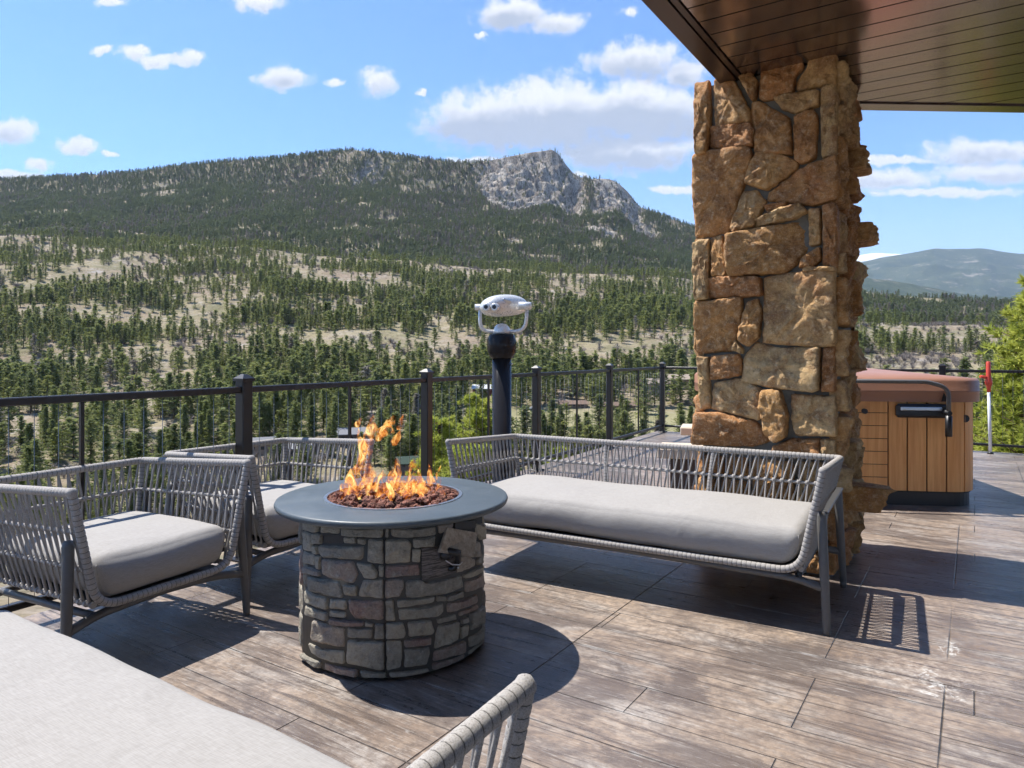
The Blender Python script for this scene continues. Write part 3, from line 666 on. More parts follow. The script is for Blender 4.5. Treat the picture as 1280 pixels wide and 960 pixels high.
# ------------------------------------------------------------------ houses
HC = {'tan': (.35, .27, .2), 'dark': (.12, .10, .09), 'red': (.20, .06, .045), 'brown': (.20, .13, .09), 'sand': (.46, .36, .25), 'grey': (.22, .22, .23), 'palegrey': (.27, .27, .27), 'white': (.75, .76, .78), 'sandroof': (.36, .29, .22), 'green': (.02, .05, .03)}
for k_, c_ in HC.items(): M['h' + k_] = material('house ' + k_, tuple(q_ * .8 for q_ in c_), .8)
M['glass'] = material('dark window glass', (.02, .025, .03), .15)
for (px, py, Y0, w_, d_, h_, wc, rc, rot, lab) in houses:
    X0 = (px - 640) / F_PX * Y0; z0 = tz(X0, Y0); zt = CAM_H + (HOR - py) / F_PX * Y0
    root = empty('house', (X0, Y0, max(z0, zt)), rot); tag(root, lab, 'building')
    a = MB(); hh = h_; a.box((0, 0, hh / 2 - 3), (w_, d_, hh + 6)); rh = d_ * .24
    a.add([(-w_ / 2, -d_ / 2, hh), (-w_ / 2, d_ / 2, hh), (-w_ / 2, 0, hh + rh), (w_ / 2, -d_ / 2, hh), (w_ / 2, d_ / 2, hh), (w_ / 2, 0, hh + rh)], [(0, 2, 1), (3, 4, 5)])
    a.build('wall', M['h' + wc], root)
    r_ = MB(); ov = .6
    for s in (-1, 1):
        y0_, y1_ = s * (d_ / 2 + ov), 0; za, zb_ = hh - ov * rh / (d_ / 2), hh + rh
        r_.add([(-w_ / 2 - ov, y0_, za), (w_ / 2 + ov, y0_, za), (w_ / 2 + ov, y1_, zb_), (-w_ / 2 - ov, y1_, zb_), (-w_ / 2 - ov, y0_, za + .25), (w_ / 2 + ov, y0_, za + .25), (w_ / 2 + ov, y1_, zb_ + .25), (-w_ / 2 - ov, y1_, zb_ + .25)],
               [(0, 1, 2, 3), (7, 6, 5, 4), (0, 4, 5, 1), (1, 5, 6, 2), (0, 3, 7, 4)])
    r_.build('roof', M['h' + rc], root)
    for k in range(3):
        g = MB(); g.box((-w_ / 3 + k * w_ / 3, -d_ / 2 - .03, hh * .55), (w_ * .12, .06, hh * .35)); g.build('window', M['glass'], root)
# parked car by the meadow
cx_, cy_ = (700 - 640) / F_PX * 285, 285.
root = empty('parked_car', ((668 - 640) / F_PX * 296, 296, tz((668 - 640) / F_PX * 296, 296)), .2); tag(root, 'small pale car parked at the near left end of the meadow', 'car')
a = MB(); a.box((0, 0, .75), (4.4, 1.8, .7), bev=.18); a.box((-.2, 0, 1.3), (2.4, 1.6, .55), bev=.2); a.build('body', material('car paint', (.6, .6, .62), .3), root)
for sx_ in (-1.4, 1.4):
    for sy_ in (-.85, .85):
        a = MB(); a.tube([(sx_, sy_ - .1, .33), (sx_, sy_ + .1, .33)], .33, 12); a.build('wheel', M['plastic'], root)

# ------------------------------------------------------------------ deck
RD = Vector((.5, .866, 0)); P5 = Vector((2.46, 11.48, 0)); nL = Vector((-.866, .5, 0))
def to_uv(p): return (p.dot(U), p.dot(V))
c0 = P5 + nL * .13 + V * .15; c0b = P5 - RD * 17 + nL * .13; c1 = P5 + U * 16 + V * .15; c2 = Vector((12, -7, 0))
deck_ang = math.atan2(U.y, U.x)
a = MB(); a.prism([to_uv(p) for p in (c0b, c2, c1, c0)], -.35, 0); dk = a.build('deck', M['deck'], recalc=True); dk.rotation_euler = (0, 0, deck_ang); tag(dk, kind='structure')

def railing(name, label, origin, d, ts, mids, t_end):
    root = empty(name, origin); tag(root, label, 'railing', None); ang = math.atan2(d.y, d.x); rot = Matrix.Rotation(ang, 3, 'Z')
    for q in ts:
        a = MB(); p = d * q; a.box((p.x, p.y, .555), (.076, .076, 1.11), rot, .006)
        a.build('post', M['railing'], root)
        a = MB(); vs_ = [Vector(v_) for v_ in ((-.046, -.046, 1.105), (.046, -.046, 1.105), (.046, .046, 1.105), (-.046, .046, 1.105), (-.046, -.046, 1.122), (.046, -.046, 1.122), (.046, .046, 1.122), (-.046, .046, 1.122), (-.012, -.012, 1.148), (.012, -.012, 1.148), (.012, .012, 1.148), (-.012, .012, 1.148))]
        a.add([p + rot @ v_ for v_ in vs_], [(3, 2, 1, 0), (0, 1, 5, 4), (1, 2, 6, 5), (2, 3, 7, 6), (3, 0, 4, 7), (4, 5, 9, 8), (5, 6, 10, 9), (6, 7, 11, 10), (7, 4, 8, 11), (8, 9, 10, 11)]); a.build('post_cap', M['railing'], root)
        a = MB(); a.box((p.x, p.y, .008), (.13, .13, .012), rot, .003); a.build('base_plate', M['railing'], root)
    t0, t1 = min(ts[0], t_end[0]), max(ts[-1], t_end[1])
    c = d * ((t0 + t1) / 2)
    a = MB(); a.box((c.x, c.y, 1.052), (t1 - t0, .05, .038), rot, .005); a.build('top_rail', M['railing'], root)
    a = MB(); a.box((c.x, c.y, .105), (t1 - t0, .038, .032), rot, .004); a.build('bottom_rail', M['railing'], root)
    for q in mids:
        a = MB(); p = d * q; a.box((p.x, p.y, .578), (.018, .018, .92), rot); a.build('baluster', M['railing'], root)
    a = MB(); a.tube([(0, 0, .12), (0, 0, 1.04)], .0017, 5); cm_ = a.build('cable', M['wire'], root); cnt = 0
    stops = sorted(list(ts) + list(mids)); first = True
    for s0, s1 in zip(stops, stops[1:]):
        n = max(1, round((s1 - s0) / .112))
        for k in range(1, n):
            q = s0 + (s1 - s0) * k / n; p = d * q
            if cnt >= 98: break
            o = cm_ if first else cm_.copy()
            if not first: COL.objects.link(o); o.parent = root
            o.location = (p.x, p.y, 0); first = False; cnt += 1
    return root
def t_at(px, d):                                        # where the run of the railing is crossed by a sight line
    a_ = (px - 640) / F_PX; return (a_ * P5.y - P5.x) / (d.x - a_ * d.y)
tl = [-t_at(x, RD) for x in (828, 762, 670.6, 533.4, 305)]; tl[0] = 0
posts = sorted([-q for q in tl] + [-tl[-1] - 1.95, -tl[-1] - 3.9])
mids_ = [(a_ + b_) / 2 for a_, b_ in zip(posts, posts[1:])]
railing('deck_railing', 'dark bronze railing with thin vertical cables along the left edge of the deck', P5, RD, posts, mids_, (-12.5, 0))
pb = [1.95, 3.909, 5.87, 7.8]; railing('deck_railing', 'dark railing crossing behind the stone pillar and the hot tub', P5, U, [p for p in pb], [.97, 2.93, 4.89, 6.83], (.045, 8.8))

# ------------------------------------------------------------------ stones
def stone(mb_, poly, depth, place, seed, tones, rough=.008, jitter=.004, base=0.0, bulge=.012, tilt=0.0, N=40, rings=7, rc=.014, edge=1.0):
    """irregular rock face raised from a wall: poly in wall coordinates (s, z); place(s, z, h) -> point"""
    r = random.Random(seed); P_ = [Vector((p[0], p[1])) for p in poly]; n = len(P_)
    per = sum((P_[(i + 1) % n] - P_[i]).length for i in range(n)); out = []
    cen = sum(P_, Vector((0, 0))) / n
    for i in range(n):
        p0, p1, p2 = P_[i - 1], P_[i], P_[(i + 1) % n]
        d1, d2 = (p0 - p1), (p2 - p1); rr = min(rc, d1.length * .3, d2.length * .3)
        for k in range(4):
            q = k / 3; out.append((p1 + d1.normalized() * rr) * (1 - q) ** 2 + p1 * 2 * q * (1 - q) + (p1 + d2.normalized() * rr) * q * q)
    # resample
    m = len(out); Ls = [0]
    for i in range(m): Ls.append(Ls[-1] + (out[(i + 1) % m] - out[i]).length)
    ring0 = []; k = 0
    for i in range(N):
        d = Ls[-1] * i / N
        while Ls[k + 1] < d: k += 1
        q = (d - Ls[k]) / max(1e-9, Ls[k + 1] - Ls[k]); ring0.append(out[k % m].lerp(out[(k + 1) % m], q))
    off = Vector((r.uniform(0, 99), r.uniform(0, 99), r.uniform(0, 99))); vs_ = []; tv = Vector((r.gauss(0, 1), r.gauss(0, 1))) * tilt
    prof = [(0.0, base), (0.0, base + (depth - base) * .72), (.05, base + (depth - base) * .93), (.14, depth), (.24, depth + bulge * .4), (.36, depth + bulge * .7), (.48, depth + bulge * .9), (.60, depth + bulge), (.72, depth + bulge), (.84, depth + bulge), (.93, depth + bulge)]
    rad = max((p - cen).length for p in ring0)
    for f, h in prof:
        for p in ring0:
            d = cen - p; L = d.length; mv = f if f > .2 else min(f * edge * rad * 1.6 / max(L, 1e-6), .5)
            q = p + d * mv; nz_ = mnoise.fractal(Vector((q.x * 26, q.y * 26, h * 10)) + off, .7, 2.2, 5) + (.5 - abs(mnoise.noise(Vector((q.x * 13, q.y * 13, 9)) + off)) * 2.2) * .8
            n2 = mnoise.noise(Vector((q.x * 6, q.y * 6, 3)) + off); e = mnoise.noise(Vector((p.x * 40, p.y * 40, 7)) + off)
            q2 = q + d.normalized() * (-e) * jitter * (1 if f < .2 else .2)
            hh = h if h <= base + 1e-6 else h + nz_ * rough + n2 * rough * 1.3 + (q - cen).dot(tv)
            vs_.append(place(q2.x, q2.y, hh))
    K = len(prof); nz_ = mnoise.fractal(Vector((cen.x * 22, cen.y * 22, 0)) + off, .9, 2.1, 4)
    vs_.append(place(cen.x, cen.y, depth + bulge * 1.1 + nz_ * rough)); fs_ = []
    area = sum(ring0[i].x * ring0[(i + 1) % N].y - ring0[(i + 1) % N].x * ring0[i].y for i in range(N))
    for i in range(K - 1):
        for j in range(N):
            l = (j + 1) % N; f_ = (i * N + j, i * N + l, (i + 1) * N + l, (i + 1) * N + j); fs_.append(f_ if area > 0 else f_[::-1])
    for j in range(N):
        l = (j + 1) % N; f_ = ((K - 1) * N + j, (K - 1) * N + l, K * N); fs_.append(f_ if area > 0 else f_[::-1])
    mb_.add(vs_, fs_, True); tones += [r.random()] * len(vs_)
def finish_stones(mb_, tones, name, mat, parent, flip=False):
    o = mb_.build(name, mat, parent, recalc=False); me = o.data
    at = me.attributes.new('tone', 'FLOAT', 'POINT'); at.data.foreach_set('value', np.array(tones, np.float32)); return o
def rand_stones(s0, s1, z0, z1, r, big=.30, gap=.008):
    out = []
    def split(a, b, c, d, dep):
        w_, h_ = b - a, d - c
        if (w_ < big and h_ < big and (dep > 2 or r.random() < .5)) or w_ * h_ < big * big * .35:
            g = gap; j = lambda: r.uniform(-.012, .012)
            out.append([(a + g + abs(j()), c + g + abs(j())), (b - g - abs(j()), c + g + abs(j())), (b - g - abs(j()), d - g - abs(j())), (a + g + abs(j()), d - g - abs(j()))]); return
        q = r.uniform(.32, .68)
        if w_ > h_ * r.uniform(.8, 1.3): split(a, a + w_ * q, c, d, dep + 1); split(a + w_ * q, b, c, d, dep + 1)
        else: split(a, b, c, c + h_ * q, dep + 1); split(a, b, c + h_ * q, d, dep + 1)
    split(s0, s1, z0, z1, 0); return out

# ------------------------------------------------------------------ stone pillar
ZS = 2.95; CW = .815
FR = Vector((1.833, 3.95, 0)); FL = FR - U * CW; v0 = FR.dot(V)
pillar = empty('stone_pillar', FR - U * CW / 2 + V * CW / 2, deck_ang); tag(pillar, 'tall square pillar of rough brown stones with grey mortar under the soffit', 'pillar')
PM = Matrix.Translation(-Vector((0, 0, 0)))
def loc(p, root): return Matrix.Rotation(-root.rotation_euler.z, 3, 'Z') @ (Vector(p) - root.location)
a = MB(); ci = .035; a.box((0, 0, (ZS - .002) / 2), (CW - 2 * ci, CW - 2 * ci, ZS - .002)); a.build('mortar_core', M['mortar'], pillar)
def px_face(px, py):                                     # sight line through a pixel onto the pillar's front plane
    d = Vector(((px - 640) / F_PX, 1, (HOR - py) / F_PX)); k = (v0) / d.dot(V); p = d * k + Vector((0, 0, CAM_H)); return (p.dot(U) - FL.dot(U), p.z)
Z6 = lambda pts: [(840 + x / 3.2, 40 + y / 3.2) for x, y in pts]; Z7 = lambda pts: [(840 + x / 2.4615, 330 + y / 2.4615) for x, y in pts]
traced = [Z6(q) for q in (
 [(92,205),(145,195),(152,300),(144,485),(105,490),(90,300)], [(170,190),(238,183),(312,320),(310,355),(175,378),(166,240)], [(268,180),(318,168),(342,205),(332,268),(318,272)],
 [(360,160),(470,120),(520,122),(518,150),(490,175),(482,240),(370,270),(355,262)], [(560,110),(650,85),(655,100),(655,215),(600,210),(505,232),(502,200)], [(405,262),(570,232),(588,245),(582,290),(500,320),(450,310)],
 [(158,378),(310,365),(328,400),(320,455),(200,470),(155,455)], [(320,285),(350,278),(465,345),(475,485),(335,478),(328,400),(315,340)], [(490,340),(560,310),(582,345),(572,500),(520,522),(490,505)],
 [(600,225),(650,218),(662,240),(660,480),(600,492),(595,300)], [(92,500),(200,475),(300,465),(318,500),(285,600),(220,800),(92,815),(88,600)], [(340,485),(400,475),(498,520),(495,545),(380,630),(295,600),(315,530)],
 [(285,640),(330,632),(372,680),(330,770),(250,805),(240,780)], [(510,550),(650,497),(662,560),(662,665),(560,690),(385,670),(385,640)], [(370,692),(455,682),(450,700),(380,722)], [(330,750),(440,705),(510,690),(538,720),(490,745),(340,778)],
 [(548,712),(592,708),(595,800),(590,845),(550,850)], [(606,700),(655,690),(662,720),(662,935),(640,942),(606,930)], [(520,905),(590,860),(592,910),(560,938),(510,942)])]
traced += [[(913,295),(943,287),(999,277.5),(1009,284),(1007,312),(993,330),(980,340),(915,344),(912,320)], [(866,306),(874,301),(885,299),(886,372),(872,374),(867,340)], [(888,298),(902,295),(908,330),(907,344),(890,345)],
 [(1005,340),(1020,338),(1044,339),(1044,335),(1010,333),(1003,336)]]
traced += [Z7(q) for q in (
 [(108,50),(150,40),(268,42),(274,95),(230,100),(110,104)], [(288,45),(450,18),(498,25),(503,245),(450,250),(285,238)], [(78,122),(210,105),(212,150),(195,230),(180,265),(80,272),(72,190)],
 [(232,118),(262,112),(274,150),(265,225),(235,250),(208,235),(208,200)], [(195,235),(218,262),(215,275),(185,262)], [(122,285),(200,278),(210,295),(210,340),(180,348),(115,355)],
 [(255,242),(330,262),(450,258),(448,385),(430,390),(310,378),(218,360),(222,290)], [(465,260),(500,258),(503,388),(465,388)], [(78,288),(112,290),(112,350),(118,440),(85,448)],
 [(128,370),(205,355),(268,385),(270,470),(260,478),(170,455),(125,445)], [(278,392),(330,388),(355,470),(350,530),(320,545),(290,520),(272,440)], [(370,405),(500,410),(505,525),(385,525),(368,480)],
 [(80,460),(150,458),(250,485),(290,520),(295,545),(240,560),(75,550)], [(310,560),(370,540),(450,540),(450,590),(310,590)], [(460,540),(503,545),(503,590),(460,590)])]
mbs = MB(); tn = []
O = FL; lr = Matrix.Rotation(-deck_ang, 3, 'Z')
def place_front(s, z, h): return loc(FL + U * s - V * (h - ci) + Vector((0, 0, z)), pillar)
for i, q in enumerate(traced):
    pl = [px_face(*p) for p in q]; cx_ = sum(p[0] for p in pl) / len(pl); cy_ = sum(p[1] for p in pl) / len(pl); pl = [(cx_ + (p[0] - cx_) * 1.05 + math.copysign(.002, p[0] - cx_), cy_ + (p[1] - cy_) * 1.05 + math.copysign(.002, p[1] - cy_)) for p in pl]; dep = .044 + .026 * random.Random(i).random()
    if i == 33: dep = .095
    stone(mbs, pl, dep, place_front, 100 + i, tn, rough=.013, jitter=.006, tilt=.10, N=72, base=-.01, rc=.008, edge=.35, bulge=.004)
rr_ = random.Random(3)
for q in rand_stones(.0, CW, 0.01, .66, rr_, .3): stone(mbs, q, rr_.uniform(.035, .06), place_front, rr_.random() * 1e4, tn, rough=.012, jitter=.007, tilt=.08, base=-.01)
def place_right(s, z, h): return loc(FR + V * s + U * (h - ci) + Vector((0, 0, z)), pillar)
for q in rand_stones(.0, CW, 0.01, ZS - .01, random.Random(11), .34): stone(mbs, q, rr_.choice((.035, .045, .055, .065)), place_right, rr_.random() * 1e4, tn, rough=.018, jitter=.01, tilt=.14, base=-.01, bulge=.004, rc=.008, edge=.3)
for zc, hh_, dep, s0 in ((2.02, .11, .15, .45), (2.50, .13, .11, .5), (1.62, .2, .08, .4), (.44, .13, .22, .12), (1.25, .15, .07, .5)):
    stone(mbs, [(s0, zc - hh_ / 2), (s0 + .26, zc - hh_ / 2 - .01), (s0 + .24, zc + hh_ / 2), (s0 + .02, zc + hh_ / 2 + .01)], dep, place_right, rr_.random() * 1e4, tn, rough=.02, jitter=.012, tilt=.35 if dep > .2 else .15, base=-.01, bulge=.005, rc=.01, edge=.3)
def place_left(s, z, h): return loc(FL + V * (CW - s) - U * (h - ci) + Vector((0, 0, z)), pillar)
for q in rand_stones(.0, CW, 0.01, ZS - .01, random.Random(13), .34): stone(mbs, q, rr_.choice((.03, .04, .05)), place_left, rr_.random() * 1e4, tn, rough=.014, jitter=.008, tilt=.06, base=-.01)
def place_back(s, z, h): return loc(FR + V * CW - U * s + V * (h - ci) + Vector((0, 0, z)), pillar)
for q in rand_stones(.0, CW, 0.01, ZS - .01, random.Random(14), .34): stone(mbs, q, rr_.choice((.03, .04, .06)), place_back, rr_.random() * 1e4, tn, rough=.014, jitter=.008, tilt=.06, base=-.01)
finish_stones(mbs, tn, 'stone_cladding', M['pillar'], pillar)

# ------------------------------------------------------------------ roof with soffit
u_e = -1.31
roof = empty('porch_roof', (0, 0, 0), deck_ang); tag(roof, 'porch roof overhead with glossy dark bronze soffit boards', 'roof')
def W2(u, v): return (u, v)
far1 = Vector((1.57, 4.86, 0)); 
def onfar(x): return Vector((x, 4.80 + .05 * (x - 2.43) / 1.11, 0))
# outer corner where the left edge (u = u_e) meets the slanting far edge
def isect(ux, off):                                      # point on the far edge shifted inwards by off, at u = ux
    d = Vector((1.11, .05, 0)).normalized(); n = Vector((-d.y, d.x, 0)); o = onfar(2.43) - n * off
    k = (ux - o.dot(U)) / d.dot(U); return o + d * k
cA = isect(u_e, 0); cB = onfar(16.0); cC = Vector((16, -6, 0)); cD = V * -6 + U * u_e
tr1 = .135
a = MB(); outer = [cA, cD, cC, cB]
inner_u = u_e + tr1
# soffit boards, parallel to U, as separate strips with dark open joints between them
BW = .168; sb = MB(); v_far_ref = 0
k = -40
d_f = Vector((1.11, .05, 0)).normalized(); n_f = Vector((-d_f.y, d_f.x, 0)); o_f = onfar(2.43) - n_f * .125
def u_far(v):                                            # u at which board line v meets the inner far trim
    # point = U*u + V*v ; (point - o_f).n_f = 0
    return (o_f.dot(n_f) - v * V.dot(n_f)) / U.dot(n_f)
v_start = None
g1y = 3.361; vg = (Vector((.7298 * g1y, g1y, 0))).dot(V)
v = vg - BW * 45
while v < 12:
    va, vb = v + .0055, v + BW - .0055
    ua0, ub0 = inner_u + .012, inner_u + .012; ua1, ub1 = 15.0, 15.0
    fa, fb = u_far(va), u_far(vb)
    # the far edge lies on the side of large v: boards start where they leave it
    ua, ub = max(ua0, fa), max(ub0, fb)
    if ua < 15 and ub < 15 and v > -6:
        sb.add([(ua, va, ZS), (15, va, ZS), (15, vb, ZS), (ub, vb, ZS), (ua, va, ZS + .012), (15, va, ZS + .012), (15, vb, ZS + .012), (ub, vb, ZS + .012)], [(3, 2, 1, 0), (0, 1, 5, 4), (2, 3, 7, 6), (1, 2, 6, 5), (3, 0, 4, 7)])
    v += BW
sb.build('soffit', M['soffit'], roof)
a = MB(); a.prism([to_uv(p) for p in (cA, cD, cC, cB)], ZS + .016, ZS + .34); a.build('roof_deck', M['groove'], roof, recalc=True)
a = MB()
def strip(mb_, p, q, w_, z0, z1, side):                  # trim running p->q, width towards side
    p, q = Vector(p), Vector(q); n = side * w_; mb_.prism([to_uv(x) for x in (p, q, q + n, p + n)], z0, z1)
cAi = isect(u_e + tr1, .125)
strip(a, cA, cD, tr1 - .035, ZS - .012, ZS + .36, U); a.build('eave_trim', M['fascia'], roof, recalc=True)
a = MB(); strip(a, cA + U * (tr1 - .027), cD + U * (tr1 - .027), .03, ZS - .006, ZS + .02, U); a.build('trim_strip', M['fascia'], roof, recalc=True)
a = MB(); strip(a, cA + d_f * .1, cB, .12, ZS - .010, ZS + .36, -n_f); a.build('eave_trim', M['soffit'], roof, recalc=True)

# ------------------------------------------------------------------ rope furniture
ZB, ZF, INS, ZBOT = .700, .743, .098, .271
def make_seat(W, D, label, cat, group, ztop=None, crossbar=False):
    root = empty('lounge_sofa' if W > 1.5 else 'lounge_armchair'); tag(root, label, cat, group)
    hw, hd = W / 2, D / 2; r = .018
    bi = .085                                            # inset of the back at the bottom
    def fr(z, zt): return 1 - (z - ZBOT) / (zt - ZBOT)
    def side_pt(sx_, s, z):                              # s 0 front .. 1 back, nominal height on the arm panel (0 bottom .. 1 top)
        zt = ZF + (ZB - ZF) * s; zz = ZBOT + (zt - ZBOT) * z; f = 1 - z
        return Vector((sx_ * (hw - INS * f), -hd + .006 * f + s * (D - bi * f), zz))
    def back_pt(x, z):                                   # x -1..1
        f = 1 - z; return Vector((x * (hw - INS * f), hd - bi * f, ZBOT + (ZB - ZBOT) * z))
    fm = MB()
    # top rail : front left -> back -> front right, and the U at the front
    top = fillet([side_pt(-1, 0, 1), side_pt(-1, 1, 1), side_pt(1, 1, 1), side_pt(1, 0, 1)], [0, .045, .045, 0], 6)
    fm.tube(top, r, 12, wrap=.022, depth=.14)
    ufr = fillet([side_pt(-1, 0, 1.0), side_pt(-1, 0, 0), side_pt(1, 0, 0), side_pt(1, 0, 1.0)], [0, .10, .10, 0], 8)
    fm.tube(ufr, r * .97, 12, wrap=.022, depth=.14)
    for sx_ in (-1, 1): fm.lathe([(.001, -.019), (.012, -.016), (.019, -.004), (.019, .006), (.012, .017), (.001, .0195)], side_pt(sx_, 0, 1), 10, True, False)
    # back uprights and the rails in between
    xs = [-1, 1] + ([-.34, .33] if W > 1.5 else [])
    for x in xs: fm.tube([back_pt(x, 1), back_pt(x, 0)], .0145, 8, wrap=.02, depth=.08)
    for z in (.66, .33, .02):
        pts = fillet([side_pt(-1, .02, z), side_pt(-1, 1, z), side_pt(1, 1, z), side_pt(1, .02, z)], [0, .03, .03, 0], 4); fm.tube(pts, .0085 if z > .1 else .011, 8)
    fm.build('frame', M['rope'], root)
    # webbing
    def web(fn, L, name):
        m = MB(); pitch = .046; n = int(L / pitch); lv = [1.0, .66, .33, .02]
        for b in range(3):
            za, zb_ = lv[b], lv[b + 1]
            for k in range(n):
                s0 = (k + .5 + .5 * (b % 2) * 0) / n; q = .42 / n
                for sg in (-1, 1):
                    s1 = s0 + sg * q
                    if s1 < .01 or s1 > .99: continue
                    p0, p1 = fn(s0 + sg * .0025 / L, za), fn(s1, zb_)
                    if b == 1: p0, p1 = fn(s1, za), fn(s0 + sg * .003 / L, zb_)
                    if b == 2: p0, p1 = fn(s0 + sg * .12 / n, za), fn(s0 + sg * .3 / n, zb_)
                    nrm = (fn(s0, za) - fn(s0, zb_)).cross(fn(min(1, s0 + .02), za) - fn(s0, za)).normalized() * (.007 * sg)
                    mid = (p0 + p1) / 2 + nrm; m.tube([p0 + nrm * .9, mid, p1 + nrm * .9], .0054, 6, caps=False)
                    # turn of the rope round the rail
                kk = fn(s0 + (0 if b != 0 else q), zb_)
                ax = (fn(min(.99, s0 + .02), zb_) - fn(s0, zb_)).normalized(); m.tube([kk - ax * .006, kk + ax * .006], .0135 if b < 2 else .014, 7)
        m.build(name, M['rope'], root)
    web(lambda s, z: side_pt(-1, s, z), D, 'side_webbing'); web(lambda s, z: side_pt(1, s, z), D, 'side_webbing')
    web(lambda s, z: back_pt(-1 + 2 * s, z), W, 'back_webbing')
    # legs and beams
    for sx_ in (-1, 1):
        for sy_ in (-1, 1):
            m = MB(); foot = Vector((sx_ * (hw + .014), sy_ * (hd - .019), 0)); topp = Vector((sx_ * (hw - .012), sy_ * (hd - .045) + (0 if sy_ < 0 else -.0), .552))
            if sy_ > 0: topp = Vector((sx_ * (hw - .012), hd - .055, .545))
            m.tube([foot, foot.lerp(topp, .03), foot.lerp(topp, .5), foot.lerp(topp, .96), foot.lerp(topp, 1.0)], [.0155, .017, .0205, .0225, .015], 14); m.build('leg', M['alu'], root)
    for sy_, z0 in ((-1, .205), (1, .195)):
        m = MB(); y = sy_ * (hd - .03); m.tube(fillet([(-hw + .004, y, z0), (-hw + .13, y - sy_ * .03, z0 + .02), (0, y - sy_ * .03, z0 + .035), (hw - .13, y - sy_ * .03, z0 + .02), (hw - .004, y, z0)], [0, .08, .1, .08, 0], 6), .019, 8); m.build('cross_beam', M['alu'], root)
    for sx_ in (-1, 1):
        m = MB(); m.tube([(sx_ * (hw - .12), -hd + .06, .225), (sx_ * (hw - .12), hd - .06, .215)], .016, 8); m.build('side_beam', M['alu'], root)
        if crossbar:
            m = MB(); m.box((sx_ * (hw + .0), -.005, .545), (.034, D - .11, .012), None, .004); m.build('side_bar', M['alu'], root)
    sl_ = MB(); sl_.box((0, -.0, .262), (W - 2 * INS - .04, D - .12, .012)); sl_.build('seat_base', M['alu'], root)
    # cushion
    cw, cd, ch = W - 2 * .068 - .036, D - .06, .175; zc = .285 + ch / 2; yc = -.022
    def cosgrid(n, e=.18):
        q = np.linspace(-1, 1, n); return np.sign(q) * (1 - (1 - np.abs(q)) ** 1.6)
    nx, ny, nz_ = (90 if W > 1.5 else 44), 40, 12; gx, gy, gz = cosgrid(nx), cosgrid(ny), cosgrid(nz_); rad = .055; vs_ = []; fs_ = []
    def rnd(p):
        hx, hy, hz = cw / 2, cd / 2, ch / 2; x, y, z = p[0] * hx, p[1] * hy, p[2] * hz
        ix, iy, iz = [max(-(h - rad), min(h - rad, c)) for h, c in ((hx, x), (hy, y), (hz, z))]; d = Vector((x - ix, y - iy, z - iz))
        if d.length > 1e-9: d = d.normalized() * rad
        q = Vector((ix, iy, iz)) + d
        fx, fy = 1 - abs(p[0]) ** 6, (1 - p[1] * p[1])
        if q.z > 0: q.z += .022 * fx * fy * (q.z / hz)
        q.y += (-1 if p[1] < 0 else 1) * .012 * (1 - p[2] ** 2) ** 2 * fx * abs(p[1]) ** 3
        low = max(0, (.1 - q.z) / (hz + .1)); q.x *= 1 - (.055 / (cw / 2)) * low ** 2.0
        wob = mnoise.noise(Vector((q.x * 4 + W * 9, q.y * 4, q.z * 6))) * .006 + mnoise.noise(Vector((q.x * 11, q.y * 14, q.z * 11 + W))) * .0022
        w1_ = Vector((q.x * 4 + W * 9, q.y * 4, q.z * 6)); q += Vector((mnoise.noise(w1_ + Vector((9, 0, 0))) * .3, mnoise.noise(w1_ + Vector((0, 9, 0))) * .8, mnoise.noise(w1_))) * .008
        return q + Vector((0, yc, zc))
    idx = {}
    def vid(i, j, k):
        key = (i, j, k)
        if key not in idx: idx[key] = len(vs_); vs_.append(rnd((gx[i], gy[j], gz[k])))
        return idx[key]
    for k in (0, nz_ - 1):
        for i in range(nx - 1):
            for j in range(ny - 1):
                f_ = (vid(i, j, k), vid(i + 1, j, k), vid(i + 1, j + 1, k), vid(i, j + 1, k)); fs_.append(f_ if k else f_[::-1])
    for j in (0, ny - 1):
        for i in range(nx - 1):
            for k in range(nz_ - 1):
                f_ = (vid(i, j, k), vid(i + 1, j, k), vid(i + 1, j, k + 1), vid(i, j, k + 1)); fs_.append(f_ if j == 0 else f_[::-1])
    for i in (0, nx - 1):
        for j in range(ny - 1):
            for k in range(nz_ - 1):
                f_ = (vid(i, j, k), vid(i, j + 1, k), vid(i, j + 1, k + 1), vid(i, j, k + 1)); fs_.append(f_[::-1] if i == 0 else f_)
    m = MB(); m.add(vs_, fs_, True); m.build('seat_cushion', M['cushion'], root)
    sm_ = MB()
    for sx_ in (-1, 1): sm_.tube([rnd((sx_, -1, q)) for q in np.linspace(-.95, .95, 14)], .0022, 5)
    sm_.build('seam', M['cushion'], [x for x in COL.objects if x.parent == root and x.name.startswith('seat_cushion')][0])
    return root
def copy_tree(o, parent=None):
    c = o.copy(); COL.objects.link(c); c.parent = parent
    for ch in [x for x in COL.objects if x.parent == o]: copy_tree(ch, c)
    return c
def put(o, x, y, th, label=None):
    o.location = (x, y, 0); o.rotation_euler = (0, 0, th)
    if label: o['label'] = label
sofa = make_seat(2.071, .795, 'long grey rope sofa with one pale cushion in front of the stone pillar', 'sofa', 'rope lounge sofas', crossbar=True)
put(sofa, .712, 4.033, -.531)
s2 = copy_tree(sofa); put(s2, -1.063, 1.350, 2.557, 'grey rope sofa nearest the camera, its pale cushion filling the lower left corner')
for c_ in [x for x in COL.objects if x.parent == s2 and x.name.startswith('seat_cushion')]: c_.location = (0, -.065, .014)
ch1 = make_seat(.828, .803, 'grey rope armchair nearest the left edge, beside the pale foreground cushion', 'armchair', 'rope armchairs')
put(ch1, -1.832, 3.224, 1.077)
ch2 = copy_tree(ch1); put(ch2, -1.41, 4.108, .968, 'grey rope armchair farther back, between the front armchair and the fire pit')

